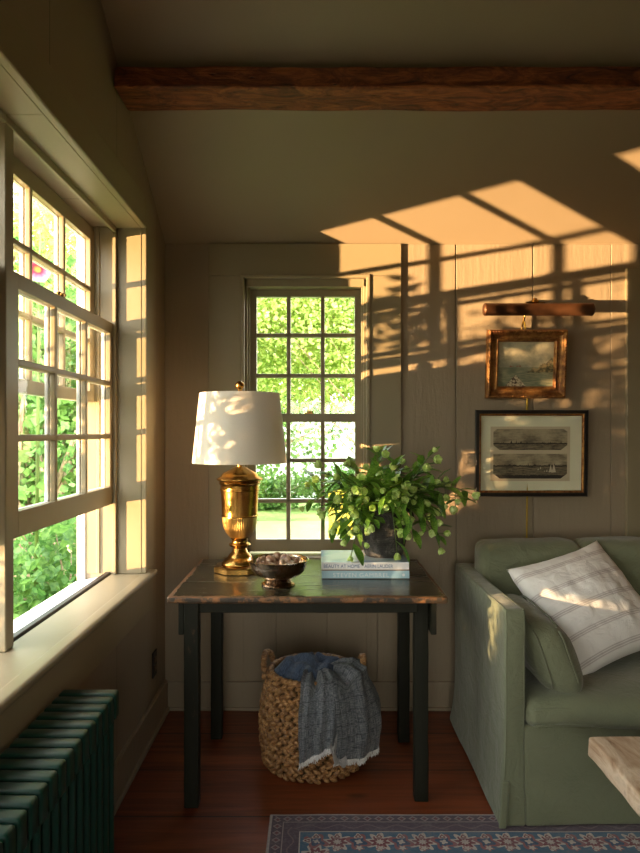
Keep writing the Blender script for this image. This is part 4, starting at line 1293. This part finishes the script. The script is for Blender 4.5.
bmesh.ops.recalc_face_normals(bm, faces=bm.faces)
obj('knob', bm, M_brass, PL, smooth=50)
bm = bmesh.new()
tube(bm, [(kx, Yl + .005, lz + lr), (kx - .004, Yl + .06, lz + .035), (kx - .015, Yl + .11, lz - .01), (kx - .028, YB - .035, lz - .06), (kx - .030, YB - .030, lz - .13)], .0055, 10)
obj('arm', bm, M_brass, PL, smooth=True)
bm = bmesh.new()
zt = lz - .04; xk = k_(527, 3.34)
tube(bm, [(kx - .02, YB - .04, zt), (xk, YB - .012, zt - .09), (xk + .002, YB - .006, 1.53), (xk - .002, YB - .005, 1.3), (xk + .002, YB - .006, 1.06), (xk, YB - .006, .90), (xk, YB - .006, .82)], .0042, 8)
obj('cord', bm, M_cord, PL, smooth=True)

# ------------------------------------------------------------------ outdoors
GZ = -.3
bm = bmesh.new()
vs = [bm.verts.new(c) for c in ((-1.0, -2.2, GZ), (16, -2.2, GZ), (16, 26, GZ), (-14, 26, GZ), (-12, 8, GZ), (-5.0, 4.0, GZ), (-3.4, 1.5, GZ), (-1.0, -.6, GZ))]
bm.faces.new(vs)
for v in list(vs):
    pass
g2 = [bm.verts.new(v.co + Vector((0, 0, -.6))) for v in vs]
for i in range(len(vs)): bm.faces.new((vs[i], g2[i], g2[(i + 1) % len(vs)], vs[(i + 1) % len(vs)]))
bmesh.ops.recalc_face_normals(bm, faces=bm.faces)
obj('lawn', bm, M_grass, kind='structure')
bm = bmesh.new(); box(bm, -5, 5, 10.4, 12.6, GZ, GZ + .015)  # thin tan slab paints the warm sunlit streak on the lawn
obj('sunlit_lawn_streak', bm, M_sunstreak, kind='structure')
bm = bmesh.new(); box(bm, -6, 4.5, 17, 20, GZ, 1.9); 
gb = thing('white_outbuilding', (0, 17, GZ), 'low white outbuilding across the lawn behind the garden shrubs', 'building')
obj('wall', bm, M_white, gb)
bm = bmesh.new(); box(bm, -6.3, 4.8, 16.8, 20.2, 1.9, 2.05); obj('roof', bm, M_white, gb)

def foliage_bm(n, sampler, size, rr):
    bm = bmesh.new()
    for i in range(n):
        p = sampler(rr)
        if p is None: continue
        d = Vector((rr.gauss(0, 1), rr.gauss(0, 1), rr.gauss(0, .8) - .3)).normalized()
        s = d.orthogonal().normalized(); s = Matrix.Rotation(rr.uniform(0, 6.28), 3, d) @ s
        l = size * rr.uniform(.6, 1.3); w = l * .42
        a = bm.verts.new(p); b = bm.verts.new(p + d * l * .5 + s * w); c = bm.verts.new(p + d * l); e = bm.verts.new(p + d * l * .5 - s * w)
        bm.faces.new((a, b, c, e))
    return bm
def clumps(rr, c, r, k, cr):
    cs = []
    while len(cs) < k:
        q = Vector((rr.uniform(-1, 1), rr.uniform(-1, 1), rr.uniform(-1, 1)))
        if q.length < 1: cs.append(Vector((c[0] + q.x * r[0], c[1] + q.y * r[1], c[2] + q.z * r[2])))
    def f(rr):
        a = rr.choice(cs); return a + Vector((rr.gauss(0, cr), rr.gauss(0, cr), rr.gauss(0, cr * .8)))
    return f, cs
def plant(name, base, c, r, k, cr, n, size, mleaf, label, cat, trunk=.05, seed=1, group=None, stems=1, ml=M_bark):
    rr = random.Random(seed); f, cs = clumps(rr, c, r, k, cr)
    t = thing(name, base, label, cat, group)
    bm = bmesh.new(); base = Vector(base); top = Vector(c)
    for q in cs[:max(stems, min(k, 22))]:
        b0 = base + Vector((rr.uniform(-1, 1), rr.uniform(-1, 1), 0)) * (.35 if stems > 1 else .02)
        m = b0.lerp(q, .45) + Vector((rr.uniform(-.1, .1), rr.uniform(-.1, .1), .1))
        tube(bm, [b0, b0.lerp(m, .5), m, m.lerp(q, .6), q], [trunk, trunk * .85, trunk * .6, trunk * .35, trunk * .15], 7)
    obj('branches', bm, ml, t, smooth=True)
    obj('foliage', foliage_bm(n, f, size, rr), mleaf, t)
    return t
plant('garden_tree', (1.9, 8.6, GZ), (.1, 8.3, 2.95), (2.3, .9, 1.15), 90, .30, 60000, .055, M_foly, 'sunlit yellow green tree seen in the upper panes of the back window', 'tree', .016, 2)
plant('garden_tree', (-3.6, 13, GZ), (-1.8, 13, 2.5), (3.0, 1.2, 1.6), 60, .38, 16000, .11, M_folg, 'darker green tree behind the yellow green tree in the back window', 'tree', .11, 3)
plant('garden_tree', (2.8, 13, GZ), (1.6, 12.6, 3.4), (2.0, 1.0, 1.7), 40, .36, 7000, .12, M_folg, 'green tree showing in the right hand panes of the back window', 'tree', .11, 9)
for i, (x, lab) in enumerate(((-.9, 'low green shrub before the white outbuilding, beside the lamp base'), (.7, 'low green shrub before the white outbuilding, behind the flowers'))):
    plant('garden_shrub', (x, 14.8, GZ), (x, 14.8, GZ + .45), (.75, .3, .4), 16, .16, 3000, .09, M_folg, lab, 'shrub', .02, 20 + i)
# view through the left window
plant('multi_stemmed_shrub', (-2.5, 6.4, GZ), (-2.6, 6.6, 1.6), (.9, .9, 1.7), 55, .26, 7500, .085, M_folg, 'tall green shrub with pale leaning stems outside the left window', 'shrub', .06, 5, stems=9)
plant('garden_tree', (-4.4, 8.5, GZ), (-3.6, 8.3, 3.0), (1.4, 1.2, 1.5), 50, .32, 9000, .10, M_foly, 'yellow green tree high in the panes of the left window', 'tree', .12, 6)
plant('garden_tree', (-7.5, 13, GZ), (-6.0, 13, 2.0), (3.0, 1.5, 2.4), 60, .5, 9000, .15, M_folg, 'distant green tree outside the left window', 'tree', .14, 7)
plant('garden_shrub', (-1.75, 4.6, GZ), (-1.75, 4.7, .35), (.4, .6, .55), 22, .16, 2600, .07, M_folg, 'leafy green bush just outside the open left window', 'shrub', .018, 8, stems=5)
plant('garden_shrub', (-3.6, 6.2, GZ), (-3.6, 6.4, .5), (.8, .8, .8), 26, .22, 4000, .08, M_folg, 'bushy green undergrowth beyond the stems outside the left window', 'shrub', .03, 11, stems=5)
# hollyhock
hh = thing('hollyhock', (-1.75, 4.25, GZ), 'tall hollyhock with a pink bloom seen high in the left window', 'flower')
bm = bmesh.new(); tube(bm, [(-1.78, 4.3, GZ), (-1.74, 4.25, 1.2), (-1.71, 4.2, 2.40), (-1.70, 4.2, 2.62)], [.014, .012, .008, .003], 8); obj('stem', bm, M_stem, hh, smooth=True)
bm = bmesh.new(); cc = Vector((-1.69, 4.14, 2.352)); fd = (Vector((0, 0, EYE)) - cc).normalized(); fa = fd.orthogonal().normalized(); fb = fd.cross(fa)
c0 = bm.verts.new(cc); ring_ = []
for i in range(40):
    a = 2 * PI * i / 40; r = .078 * (1 - .09 * abs(math.sin(a * 2.5)) ** .5 * 1)
    ring_.append((bm.verts.new(cc + (fa * math.cos(a) + fb * math.sin(a)) * r * .5 + fd * .02), bm.verts.new(cc + (fa * math.cos(a) + fb * math.sin(a)) * r + fd * (.024 + .006 * math.sin(a * 10)))))
for i in range(40):
    j = (i + 1) % 40; bm.faces.new((c0, ring_[i][0], ring_[j][0])); bm.faces.new((ring_[i][0], ring_[i][1], ring_[j][1], ring_[j][0]))
obj('bloom', bm, M_pink, hh, smooth=True, origin=cc)
rr = random.Random(4); obj('leaves', foliage_bm(60, lambda q: Vector((-1.74 + q.gauss(0, .05), 4.25 + q.gauss(0, .05), q.uniform(.2, 2.2))), .10, rr), M_folg, hh)
# foliage that breaks up the low sun outside the window (left of the view)
def sunshrub():
    rr = random.Random(12)
    t = thing('garden_shrub', (-1.9, 1.6, GZ), 'loose shrub beside the house wall that throws leaf shadows indoors', 'shrub')
    lf = bmesh.new(); br = bmesh.new()
    for k in range(120):
        y = rr.uniform(1.2, 1.98); z = rr.uniform(.3, 1.30) if rr.random() < .85 else rr.uniform(1.2, 1.45)
        x = -1.9 + rr.uniform(-.2, .2)
        p = Vector((x, y, z)); b0 = Vector((-1.9 + rr.uniform(-.1, .1), y + rr.uniform(-.3, .3), GZ))
        tube(br, [b0, b0.lerp(p, .5) + Vector((rr.uniform(-.06, .06), 0, 0)), p], [.008, .006, .002], 5)
        for j in range(36):
            q = p + Vector((rr.gauss(0, .07), rr.gauss(0, .075), rr.gauss(0, .075)))
            leaf(lf, q, Vector((rr.gauss(0, 1), rr.gauss(0, 1), rr.gauss(0, 1))), Vector((0, 0, 1)), .05, .028, .2, 2)
    # one airy sprig that reaches above the rest
    p0 = Vector((-1.75, 1.95, 1.1)); 
    for tip in ((-1.6, 2.33, 1.74), (-1.6, 2.38, 1.66), (-1.62, 2.24, 1.70), (-1.6, 2.30, 1.62)):
        tp = Vector(tip); tube(br, [Vector((-1.9, 1.7, GZ)), p0, p0.lerp(tp, .6), tp], [.008, .006, .003, .0015], 5)
        for j in range(17):
            q = p0.lerp(tp, .72 + .33 * rr.random()) + Vector((0, rr.gauss(0, .022), rr.gauss(0, .025)))
            leaf(lf, q, Vector((rr.gauss(0, .5), rr.gauss(0, 1), rr.gauss(0, 1))), Vector((1, 0, 0)), .055, .030, .2, 2)
    obj('branches', br, M_bark, t, smooth=True); obj('foliage', lf, M_folg, t)
sunshrub()
# yellow garden chair on the lawn
yc = thing('garden_chair', (.27, 9.0, GZ), 'yellow slatted garden chair on the lawn behind the flowers', 'chair')
bm = bmesh.new()
for i in range(5): box(bm, .17 + i * .062, .225 + i * .062, 9.2, 9.225, .05, .58 - .03 * abs(i - 2), .01, fn=lambda q: Vector((q.x, q.y + (q.z - .05) * .35, q.z)))
obj('backrest', bm, M_yellow, yc)
bm = bmesh.new()
for i in range(5): box(bm, .17, .47, 8.72 + i * .1, 8.81 + i * .1, .06, .08, .004)
obj('seat', bm, M_yellow, yc)
for x in (.17, .43):
    for y in (8.72, 9.16):
        bm = bmesh.new(); box(bm, x, x + .04, y, y + .05, GZ, .06 if y > 9 else .25); obj('leg', bm, M_yellow, yc)

# ------------------------------------------------------------------ light
wd = bpy.data.worlds.new('world'); scene.world = wd; wd.use_nodes = True
S.nt = wd.node_tree; bg = wd.node_tree.nodes['Background']
tc = wd.node_tree.nodes.new('ShaderNodeTexCoord'); sx = wd.node_tree.nodes.new('ShaderNodeSeparateXYZ')
wd.node_tree.links.new(tc.outputs['Generated'], sx.inputs[0])
cl = nz(tc.outputs['Generated'], 3, 4)
sky_c = mix(smooth(S(sx.outputs[2]) + cl * .3 - .15, .0, .9), (1.0, .93, .80), (.86, .92, 1.0))
wd.node_tree.links.new(mix(smooth(S(sx.outputs[2]), -.03, .01), (.10, .085, .045), sky_c), bg.inputs[0])
bg.inputs[1].default_value = 5.0
def portal(name, loc, rot, sx_, sy_):
    l = bpy.data.lights.new(name, 'AREA'); l.shape = 'RECTANGLE'; l.size = sx_; l.size_y = sy_; l.cycles.is_portal = True
    o = bpy.data.objects.new(name, l); COL.objects.link(o); o.location = loc; o.rotation_euler = rot
portal('portal_left', (XO - .03, (OY0 + OY1) / 2, (SZ + HZ) / 2), (0, -PI / 2, 0), HZ - SZ, OY1 - OY0)
portal('portal_back', ((WX0 + WX1) / 2, YB + .19, (WZ0 + WZ1) / 2), (-PI / 2, 0, 0), WX1 - WX0, WZ1 - WZ0)
portal('portal_rear', ((RX0 + RX1) / 2, YR - .22, (RZ0 + RZ1) / 2), (PI / 2, 0, 0), RX1 - RX0, RZ1 - RZ0)
# the low evening light that rakes in through the left window
sl = bpy.data.lights.new('low_sun', 'SPOT'); so = bpy.data.objects.new('low_sun', sl); COL.objects.link(so)
SP_ = Vector((-30.945, -13.15, -2.90)); so.location = SP_
tgt = Vector((-.88, 2.3, 1.55)); so.rotation_euler = (tgt - SP_).to_track_quat('-Z', 'Y').to_euler()
sl.energy = 250000; sl.color = (1.0, .61, .30); sl.shadow_soft_size = .17; sl.spot_size = math.radians(3.6); sl.spot_blend = .15
# the same evening sun coming straight through the trees, a narrow shaft under the raised sash
s2 = bpy.data.lights.new('sun_shaft', 'SPOT'); o2 = bpy.data.objects.new('sun_shaft', s2); COL.objects.link(o2)
P2 = Vector((-12.9, -4.0, 3.2)); o2.location = P2
t2_ = Vector((-.88, 2.02, 1.03)); o2.rotation_euler = (t2_ - P2).to_track_quat('-Z', 'Y').to_euler()
s2.energy = 19000; s2.color = (1.0, .66, .34); s2.shadow_soft_size = .05; s2.spot_size = math.radians(2.6); s2.spot_blend = .15

# added second sun behind the house to brighten the garden; it cannot reach a window
s3 = bpy.data.lights.new('garden_fill_sun', 'SUN'); o3 = bpy.data.objects.new('garden_fill_sun', s3); COL.objects.link(o3)
o3.rotation_euler = Vector((-.35, .75, -.75)).to_track_quat('-Z', 'Y').to_euler(); s3.energy = 6.5; s3.angle = .02; s3.color = (1, .93, .78)

# ------------------------------------------------------------------ camera
cam = bpy.data.cameras.new('camera'); co = bpy.data.objects.new('camera', cam); COL.objects.link(co)
co.location = (0, 0, EYE); co.rotation_euler = (PI / 2, 0, 0)
cam.sensor_fit = 'VERTICAL'; cam.sensor_height = 36; cam.sensor_width = 36; cam.lens = 680 / 853 * 36
cam.shift_x = 4 / 853; cam.shift_y = 5.5 / 853
cam.clip_start = .05; cam.clip_end = 200
scene.camera = co
vs_ = scene.view_settings
vs_.view_transform = 'Standard'; vs_.look = 'None'; vs_.gamma = 1; vs_.use_curve_mapping = False
vs_.exposure = 0.93
